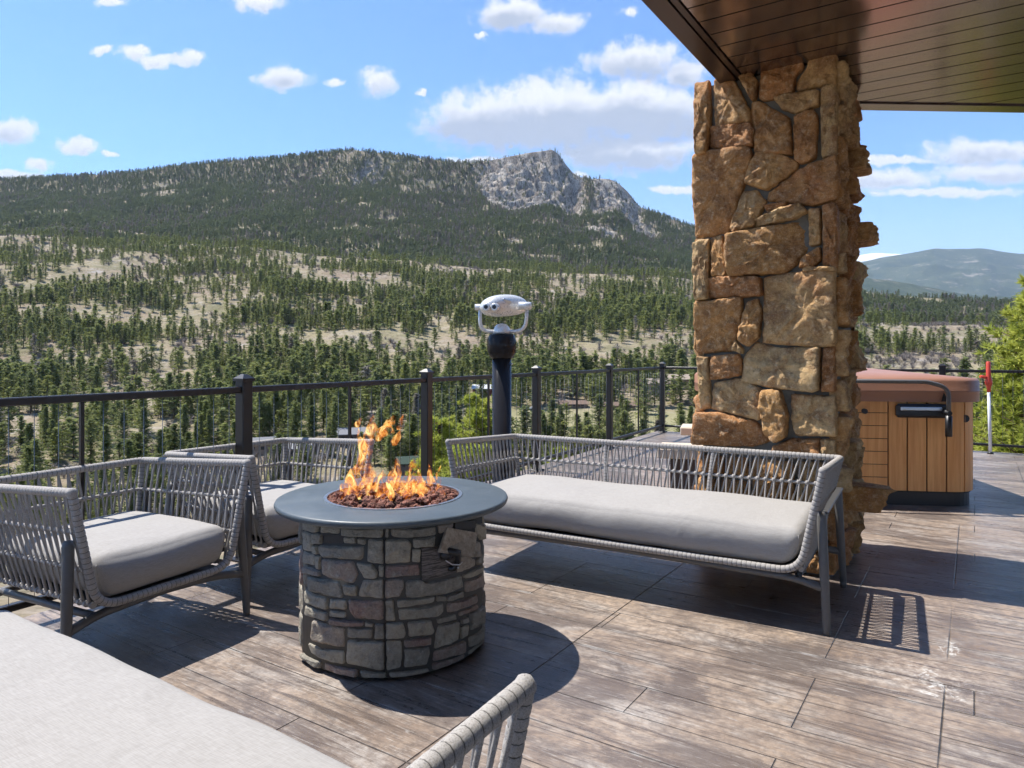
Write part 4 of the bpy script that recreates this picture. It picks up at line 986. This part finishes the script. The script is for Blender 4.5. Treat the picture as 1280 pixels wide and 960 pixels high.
# ------------------------------------------------------------------ fire pit
PC = Vector((-.524, 3.115, 0)); PR = .398; ZT = .645
pit = empty('fire_pit', PC); tag(pit, 'round stone fire pit table with dark slate top and lava rocks', 'fire pit')
a = MB(); a.lathe([(PR - .006, .015), (PR - .006, .615)], (0, 0, 0), 64); a.build('inner_wall', M['pitmortar'], pit)
a = MB(); a.lathe([(PR - .045, .0), (PR - .045, .02)], (0, 0, 0), 48); a.build('foot_ring', M['plastic'], pit)
a = MB(); a.lathe([(.302, ZT - .03), (.49, ZT - .03), (.502, ZT - .024), (.506, ZT - .012), (.502, ZT - .003), (.495, ZT), (.302, ZT)], (0, 0, 0), 128, True, False)
tb = a.build('tabletop', M['slate'], pit)
a = MB(); a.lathe([(PR + .012, .596), (PR + .012, .6145)], (0, 0, 0), 64); a.build('support_ring', M['cover'], pit)
a = MB(); a.lathe([(.302, ZT - .06), (.302, ZT + .004), (.288, ZT + .004), (.288, ZT - .06)], (0, 0, 0), 96, False, False); a.build('bowl_rim', M['steel'], pit)
a = MB(); a.lathe([(.001, ZT - .045), (.29, ZT - .045)], (0, 0, 0), 48, True, False); a.build('burner_pan', M['plastic'], pit)
def px_cyl(px, py, rad=PR):
    d = Vector(((px - 640) / F_PX, 1, (HOR - py) / F_PX)); A_ = d.x ** 2 + d.y ** 2; B_ = -2 * (d.x * PC.x + d.y * PC.y); C_ = PC.x ** 2 + PC.y ** 2 - rad ** 2
    D_ = B_ * B_ - 4 * A_ * C_
    k = (-B_ - math.sqrt(max(D_, 0))) / (2 * A_); p = d * k; th = math.atan2(p.y - PC.y, p.x - PC.x); 
    if th > math.pi / 2: th -= 2 * math.pi
    return th * rad, CAM_H + p.z
def place_cyl(s, z, h):
    th = s / PR; rr = PR - .03 + h; return Vector((math.cos(th) * rr, math.sin(th) * rr, z))
Z3 = lambda pts: [(340 + x / 3.2, 640 + y / 3.2) for x, y in pts]
pit_st = [[(128,38),(188,44),(185,80),(160,84),(128,70)],[(192,45),(272,52),(268,88),(192,82)],[(276,58),(445,64),(444,100),(340,100),(278,95)],[(451,66),(468,68),(466,104),(451,102)],[(472,68),(660,58),(658,92),(540,106),(475,98)],[(665,50),(722,42),(722,60),(668,88)],
[(162,85),(200,88),(198,130),(162,128)],[(288,99),(336,101),(336,126),(288,124)],[(340,105),(376,107),(374,130),(340,128)],[(125,75),(158,90),(160,160),(125,150)],[(186,132),(372,137),(366,192),(200,182),(186,160)],[(382,108),(446,112),(446,208),(380,200)],[(451,112),(545,110),(558,130),(556,205),(451,208)],
[(562,110),(660,94),(655,125),(650,140),(566,145)],[(560,150),(596,148),(594,205),(560,200)],[(165,134),(184,136),(184,168),(165,166)],[(125,155),(165,172),(168,215),(126,205)],[(174,175),(192,178),(190,232),(174,228)],[(198,186),(325,198),(346,250),(325,286),(230,268),(196,248)],[(336,203),(400,208),(424,240),(418,268),(365,266)],
[(426,212),(446,214),(446,262),(428,258)],[(451,214),(590,208),(592,253),(451,264)],[(128,218),(150,222),(190,240),(192,258),(150,250),(128,240)],[(148,256),(270,277),(286,345),(150,310)],[(284,290),(340,294),(338,338),(292,332)],[(362,272),(446,270),(446,346),(345,338),(350,300)],[(451,270),(526,268),(530,300),(510,340),(451,348)],
[(534,277),(590,267),(592,284),(760,252),(765,300),(700,328),(537,343)],[(738,180),(780,172),(812,190),(812,215),(760,240),(738,245)],[(762,252),(820,224),(845,215),(845,235),(768,268)],[(130,308),(222,342),(224,390),(132,362)],[(228,347),(298,352),(298,390),(228,386)],[(304,350),(448,354),(450,436),(330,426),(312,400)],[(453,354),(486,352),(494,436),(453,436)],
[(498,352),(652,337),(648,360),(500,384)],[(658,334),(694,336),(694,356),(658,358)],[(500,390),(690,364),(692,400),(668,418),(505,434)],[(700,337),(763,314),(766,340),(700,358)],[(700,366),(818,328),(820,360),(745,393),(702,405)],[(770,278),(845,242),(848,290),(775,323)],[(134,370),(220,404),(222,438),(136,410)],[(226,394),(296,402),(296,424),(226,418)],
[(230,424),(368,440),(366,456),(290,456),(230,446)],[(372,440),(406,446),(404,462),(372,458)],[(164,428),(290,464),(290,543),(162,510)],[(300,462),(404,468),(404,506),(300,500)],[(411,448),(449,450),(449,508),(411,506)],[(455,446),(526,442),(538,490),(526,506),(455,508)],[(542,440),(640,432),(652,480),(640,493),(547,498)],[(662,427),(738,407),(743,430),(664,448)],
[(664,457),(748,434),(746,513),(650,550),(655,490)],[(747,402),(820,367),(823,385),(750,418)],[(758,430),(782,417),(782,440),(758,450)],[(757,457),(788,452),(783,495),(754,510)],[(792,402),(846,372),(846,440),(797,476)],[(142,522),(290,557),(290,610),(182,585),(147,560)],[(300,510),(449,518),(450,632),(298,603)],[(455,514),(520,514),(524,560),(515,622),(457,634)],
[(528,512),(640,500),(640,530),(530,543)],[(528,550),(632,542),(635,560),(620,613),(528,626)],[(645,557),(773,514),(776,560),(642,600)],[(787,502),(848,452),(852,500),(790,543)],[(120,562),(194,600),(194,643),(126,600)],[(204,602),(343,632),(343,678),(204,650)],[(352,634),(458,644),(458,684),(354,680)],[(468,642),(628,626),(630,663),(470,684)],[(642,607),(776,567),(776,612),(642,663)],[(786,557),(852,507),(853,545),(788,603)],
[(125,160),(148,255),(147,300),(128,285)],[(745,120),(800,110),(830,120),(832,180),(800,180),(780,165),(745,170)],[(815,48),(846,46),(846,110),(835,112),(818,85)],[(818,195),(848,125),(848,205),(822,212)]]
mbs = MB(); tn = []; smin, smax = 9, -9
for i, q in enumerate(pit_st):
    pl = []
    for x, y in Z3(q):
        s_, z_ = px_cyl(x, y); pl.append((s_, max(.018, min(.597, z_)))); smin = min(smin, s_); smax = max(smax, s_)
    stone(mbs, pl, .030 + .010 * random.Random(i).random(), place_cyl, 500 + i, tn, rough=.004, jitter=.003, bulge=.001, N=44, base=-.01, tilt=.035, rc=.006, edge=.5)
circ = 2 * math.pi * PR
for q in rand_stones(smax + .002, smin + circ - .002, .02, .595, random.Random(21), .17, .003): stone(mbs, q, random.uniform(.028, .04), place_cyl, random.random() * 1e4, tn, rough=.004, jitter=.003, bulge=.001, N=40, base=-.01, tilt=.035, rc=.006, edge=.5)
finish_stones(mbs, tn, 'stone_facing', M['ledge'], pit)
def cyl_patch(pts, h0, h1, name, mat):
    m = MB(); pl = [px_cyl(x, y) for x, y in pts]; n = 6
    (a0, z0), (a1, z1), (a2, z2), (a3, z3) = pl; vs_ = []
    for h in (h0, h1):
        for i in range(n + 1):
            q = i / n; vs_.append(place_cyl(a0 + (a1 - a0) * q, z0 + (z1 - z0) * q, h)); vs_.append(place_cyl(a3 + (a2 - a3) * q, z3 + (z2 - z3) * q, h))
    k = 2 * (n + 1); fs_ = []
    for i in range(n):
        p = 2 * i; fs_ += [(k + p, k + p + 2, k + p + 3, k + p + 1), (p, k + p, k + p + 2, p + 2)[::-1], (p + 1, p + 3, k + p + 3, k + p + 1)[::-1]]
    fs_ += [(0, 1, k + 1, k), (2 * n, 2 * n + 1, k + 2 * n + 1, k + 2 * n)]
    m.add(vs_, fs_); return m.build(name, mat, pit, recalc=True)
cyl_patch(Z3([(203, 92), (284, 95), (284, 128), (203, 122)]), .018, .0265, 'vent', M['plastic'])
cyl_patch(Z3([(730, 40), (812, 34), (812, 62), (730, 75)]), .018, .034, 'vent', M['plastic'])
plt = cyl_patch(Z3([(598, 145), (738, 120), (738, 240), (600, 272)]), .01, .032, 'control_plate', M['plate'])
cyl_patch(Z3([(448.5, 66), (450.5, 66), (452.5, 640), (450.5, 640)]), .02, .0335, 'seam', M['plastic'])
# tilted access cover hanging off the plate, ignition knob and hose
def cylp(x, y, h): px, py = 340 + x / 3.2, 640 + y / 3.2; s_, z_ = px_cyl(px, py); return place_cyl(s_, z_, h)
c4 = [cylp(650, 150, .075), cylp(765, 172, .085), cylp(797, 80, .06), cylp(692, 58, .05)]
nrm = (c4[1] - c4[0]).cross(c4[3] - c4[0]).normalized() * .014
a = MB(); a.add(c4 + [p - nrm for p in c4], [(0, 1, 2, 3), (7, 6, 5, 4), (0, 4, 5, 1), (1, 5, 6, 2), (2, 6, 7, 3), (3, 7, 4, 0)]); a.build('access_cover', M['cover'], pit, recalc=True)
a = MB(); a.tube([cylp(680, 140, .03), cylp(690, 150, .06), cylp(715, 155, .075), cylp(725, 190, .06), cylp(722, 225, .04), cylp(705, 225, .03)], [.012, .015, .016, .014, .012, .010], 10)
a.lathe([(.001, 0), (.022, .002), (.026, .02), (.02, .034), (.001, .036)], cylp(690, 165, .038) - Vector((0, 0, .02)), 16); a.build('ignition_valve', M['plastic'], pit)
a = MB(); a.tube([cylp(670, 182, .078), cylp(690, 198, .084), cylp(715, 200, .084), cylp(730, 192, .076)], .0025, 6); a.build('wire_clip', M['steel'], pit)
a = MB(); a.lathe([(.001, 0), (.004, 0), (.004, .006), (.001, .006)], cylp(716, 216, .075), 8); a.build('screw', M['steel'], pit)
# lava rocks
a = MB(); rl = random.Random(9)
import itertools
ico = []
phi_ = (1 + 5 ** .5) / 2
for s1, s2 in itertools.product((-1, 1), (-1, 1)): ico += [Vector((0, s1, s2 * phi_)), Vector((s1, s2 * phi_, 0)), Vector((s2 * phi_, 0, s1))]
import bmesh
def rock_mesh():
    bm = bmesh.new(); bmesh.ops.create_icosphere(bm, subdivisions=2, radius=1); vs_ = [v_.co.copy() for v_ in bm.verts]; fs_ = [tuple(v_.index for v_ in f_.verts) for f_ in bm.faces]; bm.free(); return vs_, fs_
rv, rf = rock_mesh()
for i in range(520):
    an = rl.uniform(0, 6.28); rr = .278 * math.sqrt(rl.random()); s = rl.uniform(.010, .021)
    p = Vector((math.cos(an) * rr, math.sin(an) * rr, ZT - .02 + .03 * (1 - (rr / .29) ** 2) + rl.uniform(-.008, .012))); o_ = Vector((rl.random() * 50, rl.random() * 50, 0))
    sc_ = Vector((rl.uniform(.8, 1.4), rl.uniform(.7, 1.1), rl.uniform(.6, 1))); rot = Matrix.Rotation(rl.uniform(0, 6), 3, Vector((rl.random(), rl.random(), rl.random() + .1)))
    a.add([PC + p + rot @ Vector((v_.x * sc_.x, v_.y * sc_.y, v_.z * sc_.z)) * s * (1 + .42 * mnoise.noise(v_ * 1.6 + o_)) for v_ in rv], rf)
lr_ = a.build('lava_rocks', M['lava']); tag(lr_, 'reddish brown lava rocks filling the fire pit bowl', 'lava rocks', kind='stuff')
# flames
fm_ = bpy.data.materials.new('flame'); fm_.use_nodes = True; t = NT(fm_); t.n.remove(t.n['Principled BSDF']); out = t.n['Material Output']
tcf = t.new('ShaderNodeTexCoord').outputs['Object']; hz_ = t.new('ShaderNodeAttribute', attribute_name='heat').outputs['Fac']
nf = t.noise(t.mapping(tcf, (26, 26, 14)), 1, 4, .6, 1.0); lw = t.new('ShaderNodeLayerWeight'); lw.inputs[0].default_value = .35
heat = t.math('ADD', hz_, t.math('MULTIPLY', t.math('SUBTRACT', nf, .48), 2.4), clamp=True)
cr_ = t.new('ShaderNodeValToRGB'); t.l.new(heat, cr_.inputs[0]); e = cr_.color_ramp.elements; e[0].position = 0; e[0].color = (.9, .16, .03, 1); e[1].position = 1; e[1].color = (1, .93, .62, 1)
x = cr_.color_ramp.elements.new(.22); x.color = (1, .38, .07, 1); x = cr_.color_ramp.elements.new(.45); x.color = (1, .72, .26, 1)
em = t.new('ShaderNodeEmission'); t.l.new(cr_.outputs[0], em.inputs[0]); t.put(em.inputs[1], t.math('MULTIPLY_ADD', heat, .8, .5))
tp = t.new('ShaderNodeBsdfTransparent'); mx = t.new('ShaderNodeMixShader')
al = t.math('MULTIPLY', t.ramp(lw.outputs['Facing'], .86, .05), t.ramp(t.math('ADD', nf, t.math('MULTIPLY', hz_, .25)), .42, .70, .0, .66))
t.l.new(al, mx.inputs[0]); t.l.new(tp.outputs[0], mx.inputs[1]); t.l.new(em.outputs[0], mx.inputs[2]); t.l.new(mx.outputs[0], out.inputs[0])
fire = empty('fire', PC + Vector((0, 0, ZT))); tag(fire, 'orange and yellow flames rising from the lava rocks of the fire pit', 'fire')
def flame(x, y, h, r0, seed, lean=(0, 0), z0=.0, heat0=1.0):
    rf_ = random.Random(seed); n, m = 26, 14; vs_ = []; fs_ = []; ht = []; off = Vector((rf_.random() * 40, rf_.random() * 40, 0))
    for i in range(n + 1):
        q = i / n; z = z0 + h * q; rad = r0 * (math.sin(math.pi * min(1, .12 + q * .88)) ** .8 * (1 - q * .55) + .0005) * (1 if z0 <= 0 else 1)
        if z0 <= 0 and q < .25: rad = max(rad, r0 * .75 * (1 - q))
        w1 = mnoise.noise(off + Vector((0, 0, z * 11))) * h * .22 * q; w2 = mnoise.noise(off + Vector((9, 0, z * 11))) * h * .10 * q
        c = Vector((x + w1 + lean[0] * q ** 1.4, y + w2 + lean[1] * q, z))
        for k in range(m):
            an = 2 * math.pi * k / m; rr = rad * (1 + .8 * mnoise.noise(off + Vector((math.cos(an) * 1.6, math.sin(an) * 1.6, z * 22)))); vs_.append(c + Vector((math.cos(an + q * 2) * rr * 1.25, math.sin(an + q * 2) * rr * .7, 0))); ht.append(heat0 * (1 - q) ** .8)
    for i in range(n):
        for k in range(m): l = (k + 1) % m; fs_.append((i * m + k, i * m + l, (i + 1) * m + l, (i + 1) * m + k))
    mb_ = MB(); mb_.add(vs_, fs_, True); o = mb_.build('flame', fm_, fire); at = o.data.attributes.new('heat', 'FLOAT', 'POINT'); at.data.foreach_set('value', np.array(ht, np.float32)); o.visible_shadow = True
def fx(px): return (px - 640) / F_PX * 3.1 - PC.x
for px_, y_, h_, r_, lx in ((452, 0, .30, .038, .02), (462, .02, .20, .03, -.03), (440, .0, .12, .03, 0), (478, -.05, .12, .035, .01), (487, .03, .18, .03, .03), (498, -.04, .14, .035, .0), (505, .05, .17, .025, .05),
    (512, -.02, .20, .028, .03), (517, .02, .10, .03, .02), (528, 0, .09, .028, -.02), (540, .03, .07, .02, 0), (425, .02, .05, .02, 0), (470, -.1, .08, .035, .02), (490, -.13, .09, .03, -.02), (510, -.12, .08, .03, .02), (447, -.08, .08, .03, 0), (552, -.02, .05, .015, 0)):
    flame(fx(px_), y_, h_, r_, int(px_ * 7), (lx, 0), 0.0)
rfl = random.Random(77)
for i in range(16): flame(fx(rfl.uniform(425, 548)), rfl.uniform(-.14, .12), rfl.uniform(.05, .15), rfl.uniform(.012, .022), 900 + i, (rfl.uniform(-.03, .04), 0), 0.0)
for px_, z_, h_, r_, lx in ((455, .20, .16, .03, .05), (470, .24, .09, .028, .06), (485, .30, .06, .022, .03), (492, .22, .07, .018, .03), (497, .29, .07, .014, .03), (445, .30, .05, .014, .02), (478, .26, .05, .03, .05)):
    flame(fx(px_), .0, h_, r_, int(px_ * 11 + 3), (lx, 0), z_, .45)

# ------------------------------------------------------------------ binocular viewer
VY = 5.9; VX = (627.2 - 640) / F_PX * VY; K = VY / F_PX
vw = empty('binocular_viewer', (VX, VY, 0)); tag(vw, 'silver coin binocular viewer on a glossy black pole behind the long sofa', 'binocular viewer')
zp = lambda py: CAM_H + (HOR - py) * K
a = MB(); a.lathe([(.16, 0), (.16, .02), (.09, .03), (.081, .05), (.081, zp(447))], (0, 0, 0), 40); a.build('pole', M['black'], vw)
a = MB(); a.lathe([(.088, zp(448)), (.095, zp(447.5)), (.122, zp(440)), (.124, zp(427)), (.112, zp(421)), (.10, zp(417.5)), (.02, zp(417))], (0, 0, 0), 40); a.build('collar', M['black'], vw)
a = MB(); a.lathe([(.075, zp(417.5)), (.072, zp(414)), (.062, zp(409)), (.04, zp(405.7)), (.012, zp(404.6)), (.002, zp(404.5))], (0, 0, 0), 32); a.build('mount_cone', M['silver'], vw)
yx0, yx1 = (600 - 627.2) * K, (657 - 627.2) * K
a = MB(); a.tube(fillet([(yx0 - .0, 0, zp(384)), (yx0, 0, zp(414.5)), (0, 0, zp(414.5)), (yx1, -.03, zp(414.5)), (yx1 + .01, -.05, zp(384))], [0, .115, 0, .115, 0], 10), .0155, 12); a.build('yoke', M['silver'], vw)
# head: rounded elongated shell seen three quarters from behind
hd = empty('x'); bpy.data.objects.remove(hd)
a = MB(); n, m = 32, 28; vs_ = []; fs_ = []
h0 = Vector(((602 - 627.2) * K, -.10, zp(386))); h1 = Vector(((659 - 627.2) * K, .14, zp(381)))
ax = (h1 - h0); Lh = ax.length; ax.normalize(); sdv = ax.cross(Vector((0, 0, 1))).normalized(); upv = sdv.cross(ax)
for i in range(n + 1):
    q = .5 - .5 * math.cos(math.pi * i / n); c = h0 + ax * Lh * q; f = (1 - abs(2 * q - 1) ** 3.4) ** .5 if 0 < i < n else 0.0
    rw = .105 * f * (1.0 - .12 * q); rh_ = (.080 + .016 * math.sin(q * 3.1)) * f * (1 - .08 * q)
    for k in range(m):
        an = 2 * math.pi * k / m; ce, se = math.cos(an), math.sin(an); e_ = .85
        vs_.append(c + sdv * rw * math.copysign(abs(ce) ** e_, ce) + upv * (rh_ * math.copysign(abs(se) ** e_, se) + .012 * math.sin(q * 3.1)))
for i in range(n):
    for k in range(m): l = (k + 1) % m; fs_.append((i * m + k, i * m + l, (i + 1) * m + l, (i + 1) * m + k))
a.add(vs_, fs_, True); a.build('head', M['silver'], vw)
ey = Vector((-.25, -1, .03)).normalized()
for px_ in (609.2, 619.2):
    c = Vector(((px_ - 627.2) * K, -.155, zp(385.6))); a = MB(); a.tube([c - ey * .06, c + ey * .018, c + ey * .022], [.036, .033, .026], 18); e1 = a.build('eyepiece', M['silver'], vw)
    a = MB(); a.tube([c + ey * .019, c + ey * .0255], .017, 14); a.build('lens', M['plastic'], e1)
a = MB(); a.tube([((593.6 - 627.2) * K, 0, zp(384)), ((606 - 627.2) * K, 0, zp(384))], .026, 18); a.build('pivot_handle', M['silver'], vw)
a = MB(); a.tube([((648 - 627.2) * K, -.07, zp(383)), ((662 - 627.2) * K, -.07, zp(383)), ((664 - 627.2) * K, -.07, zp(383))], [.033, .033, .026], 18); a.build('pivot_handle', M['silver'], vw)
a = MB(); a.tube([(.078, -.03, zp(455)), (.09, -.035, zp(455))], .008, 8); a.build('lock_bolt', M['steel'], vw)
a = MB(); cpl = Vector(((634 - 627.2) * K, -.03, zp(375.5))); a.box(cpl + Vector((0, -.05, -.008)), (.07, .02, .03), Matrix.Rotation(.25, 3, 'Y') @ Matrix.Rotation(.7, 3, 'X'), .004); a.build('name_plate', M['steel'], vw)

# ------------------------------------------------------------------ hot tub
TB = Vector((3.02, 6.95, 0)); tub = empty('hot_tub', TB, R(-9)); tag(tub, 'square hot tub with cedar coloured panels and a brown vinyl cover, right of the pillar', 'hot tub')
tw, td = 2.12, 2.0
def tub_x(px):
    d = Vector(((px - 640) / F_PX, 1, 0)); th = R(-9); ux = Vector((math.cos(th), math.sin(th), 0)); uy = Vector((-math.sin(th), math.cos(th), 0)); k = (TB.dot(uy) - td / 2) / d.dot(uy); return (d * k - TB).dot(ux)
def rrect(w_, d_, r_, n=8):
    pts = []
    for cx_, cy_, a0 in ((w_ / 2 - r_, d_ / 2 - r_, 0), (-w_ / 2 + r_, d_ / 2 - r_, 90), (-w_ / 2 + r_, -d_ / 2 + r_, 180), (w_ / 2 - r_, -d_ / 2 + r_, 270)):
        for k in range(n + 1): an = R(a0 + 90 * k / n); pts.append((cx_ + math.cos(an) * r_, cy_ + math.sin(an) * r_))
    return pts
a = MB(); a.prism(rrect(tw - .05, td - .05, .24), 0, .12); a.build('base', M['plastic'], tub)
a = MB(); a.prism(rrect(tw - .03, td - .03, .25), .11, .90); a.build('shell_body', M['groove'], tub)
def panel_strip(x0, x1, name='panel'):                   # vertical boards along the perimeter, straight and round the corner
    pass
per = rrect(tw, td, .26, 10)
# perimeter parameterisation
pts = [Vector((p[0], p[1], 0)) for p in per]; cum = [0]
for i in range(len(pts)): cum.append(cum[-1] + (pts[(i + 1) % len(pts)] - pts[i]).length)
def per_at(s):
    s %= cum[-1]; k = 0
    while cum[k + 1] < s: k += 1
    p, q = pts[k % len(pts)], pts[(k + 1) % len(pts)]; f = (s - cum[k]) / max(1e-9, cum[k + 1] - cum[k]); d = (q - p).normalized(); return p.lerp(q, f), Vector((d.y, -d.x, 0))
def board(m, s0, s1, z0, z1, n=4):
    vs_ = []
    for i in range(n + 1):
        p, nn = per_at(s0 + (s1 - s0) * i / n)
        for off, z in ((.0, z0), (.0, z1)): vs_.append(Vector((p.x, p.y, z)) - nn * 0)
        vs_.append(Vector((p.x, p.y, z0)) - nn * .02); vs_.append(Vector((p.x, p.y, z1)) - nn * .02)
    fs_ = []
    for i in range(n):
        b0 = i * 4; b1 = b0 + 4; fs_ += [(b0, b1, b1 + 1, b0 + 1), (b0 + 1, b1 + 1, b1 + 3, b0 + 3), (b0, b0 + 2, b1 + 2, b1)]
    fs_ += [(0, 1, 3, 2), (n * 4, n * 4 + 2, n * 4 + 3, n * 4 + 1)]; m.add(vs_, fs_)
# front face runs from the left-front corner to the right-front corner in the perimeter order
i_lf = 22 + 10; s_lf = cum[32]; s_rf = cum[33]
# find front straight: between point 32 and 33 (third corner end -> fourth corner start)
L_front = s_rf - s_lf
sdoor0, sdoor1 = s_lf + .0, s_lf + L_front * .0
vb = MB(); hb = MB()
p_, _ = per_at(s_rf)
door_r = s_rf - (tw / 2 - .26 - tub_x(1110))
g = .006
s = door_r; bw = .152
while s < s_rf + .45 + 1.2:
    board(vb, s + g, s + bw - g, .125, .885); s += bw
k0 = s_lf - .38
s = k0
while s < door_r - .86: board(vb, s + g, min(s + bw, door_r - .86) - g, .125, .885); s += bw
s = s_rf + 1.65
while s < cum[-1] + s_lf - .40: board(vb, s + g, s + bw - g, .125, .885); s += bw
vb.build('cabinet_boards', M['wood'], tub, recalc=True)
for k in range(7): board(hb, door_r - .855, door_r - .004, .125 + k * .1086 + .003, .125 + (k + 1) * .1086 - .003, 1)
hb.build('access_panel', M['wood'], tub, recalc=True)
# cover with skirt
cvp = rrect(tw + .09, td + .09, .30, 10); inn = rrect(tw + .05, td + .05, .28, 10); vs_ = []; NCV = len(cvp)
def ring(pl, z, rise=0): return [Vector((p[0], p[1], z + rise * (1 - abs(p[0]) / (tw / 2 + .05)))) for p in pl]
rings = [ring(cvp, .875), ring(cvp, .955), ring(rrect(tw + .10, td + .10, .30, 10), .962), ring(cvp, .968), ring(cvp, 1.045), ring(inn, 1.066, .03), ring(rrect(tw * .7, td * .7, .1, 10), 1.072, .09), ring(rrect(.05, .05, .01, 10), 1.08, .1)]
a = MB(); allv = [v_ for rg in rings for v_ in rg]; fs_ = [(i * NCV + k, i * NCV + (k + 1) % NCV, (i + 1) * NCV + (k + 1) % NCV, (i + 1) * NCV + k) for i in range(len(rings) - 1) for k in range(NCV)]
a.add(allv, fs_, True); a.build('cover', M['vinyl'], tub)
fy = -td / 2 - .05
a = MB(); a.add([(tw / 2 - .36, fy - .006, .88), (tw / 2 - .30, fy - .006, .88), (tw / 2 - .34, fy - .006, .955)], [(0, 1, 2)]); a.build('strap', M['groove'], tub)
# lifter: bracket + bent arm + grip.  tub-local x from pixels on the front plane
x0, x1 = tub_x(1118), tub_x(1184); a = MB(); a.box(((x0 + x1) / 2, -td / 2 - .03, .80), (x1 - x0, .06, .115), None, .02); br = a.build('lifter_bracket', M['plastic'], tub)
a = MB(); a.box(((x0 + x1) / 2 - .02, -td / 2 - .065, .818), ((x1 - x0) * .78, .014, .03), None, .005); a.build('bracket_rib', M['steel'], br)
xe = tub_x(1177); yl = -td / 2 - .13
a = MB(); a.tube(fillet([(-tw / 2 + .1, yl + .0, 1.055), (tub_x(1150), yl, 1.045), (xe, yl, 1.0), (xe, yl, .77)], [0, .02, .16, 0], 10), .017, 10); a.build('cover_lifter', M['alu'], tub)
a = MB(); a.tube([(xe, yl, .77), (xe, yl, .60)], .026, 12); a.build('grip', M['plastic'], tub)
a = MB(); a.tube([(xe, yl - .02, .79), (xe, -td / 2, .80)], .02, 10); a.build('pivot', M['plastic'], tub)
for px_, py_ in ((1080, 511), (1209, 522.5)):
    xk = tub_x(px_); s_y = -td / 2 if px_ < 1200 else -td / 2 + .06
    a = MB(); a.tube([(xk, s_y + .02, .79 if px_ < 1200 else .735), (xk, s_y - .03, .79 if px_ < 1200 else .735)], .022 if px_ < 1200 else .032, 12); a.build('knob', M['plastic'], tub)

# red and white pole by the rail
pp = gpt(1238, 567.5); pl_ = empty('marker_pole', pp); tag(pl_, 'white pole with a red top standing at the railing right of the hot tub', 'pole')
a = MB(); a.tube([(0, 0, .0), (-.02, 0, .80)], .019, 12); a.build('pole', M['whitepole'], pl_)
a = MB(); a.tube([(-.02, 0, .79), (-.02, 0, .86), (-.022, 0, .9), (-.022, 0, .93), (-.024, 0, .98), (-.026, 0, 1.17), (-.026, 0, 1.18)], [.022, .026, .042, .042, .028, .026, .018], 12); a.tube([(-.022, 0, .97), (-.13, 0, .99)], .018, 8); a.build('red_handle', M['red'], pl_)
a = MB(); a.lathe([(.035, 0), (.035, .02), (.02, .03)], (0, 0, 0), 12); a.build('foot', M['plastic'], pl_)

# stone benches behind the pillar
for px_, py_, Yb_, wd, lab in ((850, 534, 7.9, 1.3, 'pale stone slab bench behind the left edge of the pillar, farther one'), (821, 560, 6.15, .9, 'low stone bench seen through the long sofa back, nearer one')):
    zt_ = CAM_H + (HOR - py_) * Yb_ / F_PX; X0 = (px_ - 640) / F_PX * Yb_
    root = empty('stone_bench', (X0, Yb_, 0), deck_ang * .5); tag(root, lab, 'bench', 'stone benches')
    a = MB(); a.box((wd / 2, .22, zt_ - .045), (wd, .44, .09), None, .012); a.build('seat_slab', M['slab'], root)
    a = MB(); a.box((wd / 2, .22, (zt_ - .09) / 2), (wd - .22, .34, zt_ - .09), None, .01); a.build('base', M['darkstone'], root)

# ------------------------------------------------------------------ haze
hz = bpy.data.materials.new('haze'); hz.use_nodes = True; t = NT(hz); t.n.remove(t.n['Principled BSDF']); pv = t.new('ShaderNodeVolumePrincipled')
pv.inputs['Color'].default_value = (.62, .78, 1, 1); pv.inputs['Density'].default_value = 3.6e-5; pv.inputs['Anisotropy'].default_value = .0
t.l.new(pv.outputs[0], t.n['Material Output'].inputs['Volume'])
a = MB(); a.box((0, 0, 1200), (130000, 130000, 3070)); 
hzo = a.build('haze', hz, recalc=True); tag(hzo, kind='stuff'); hzo['label'] = 'thin blue haze over the valley and far mountains'; hzo['category'] = 'haze'
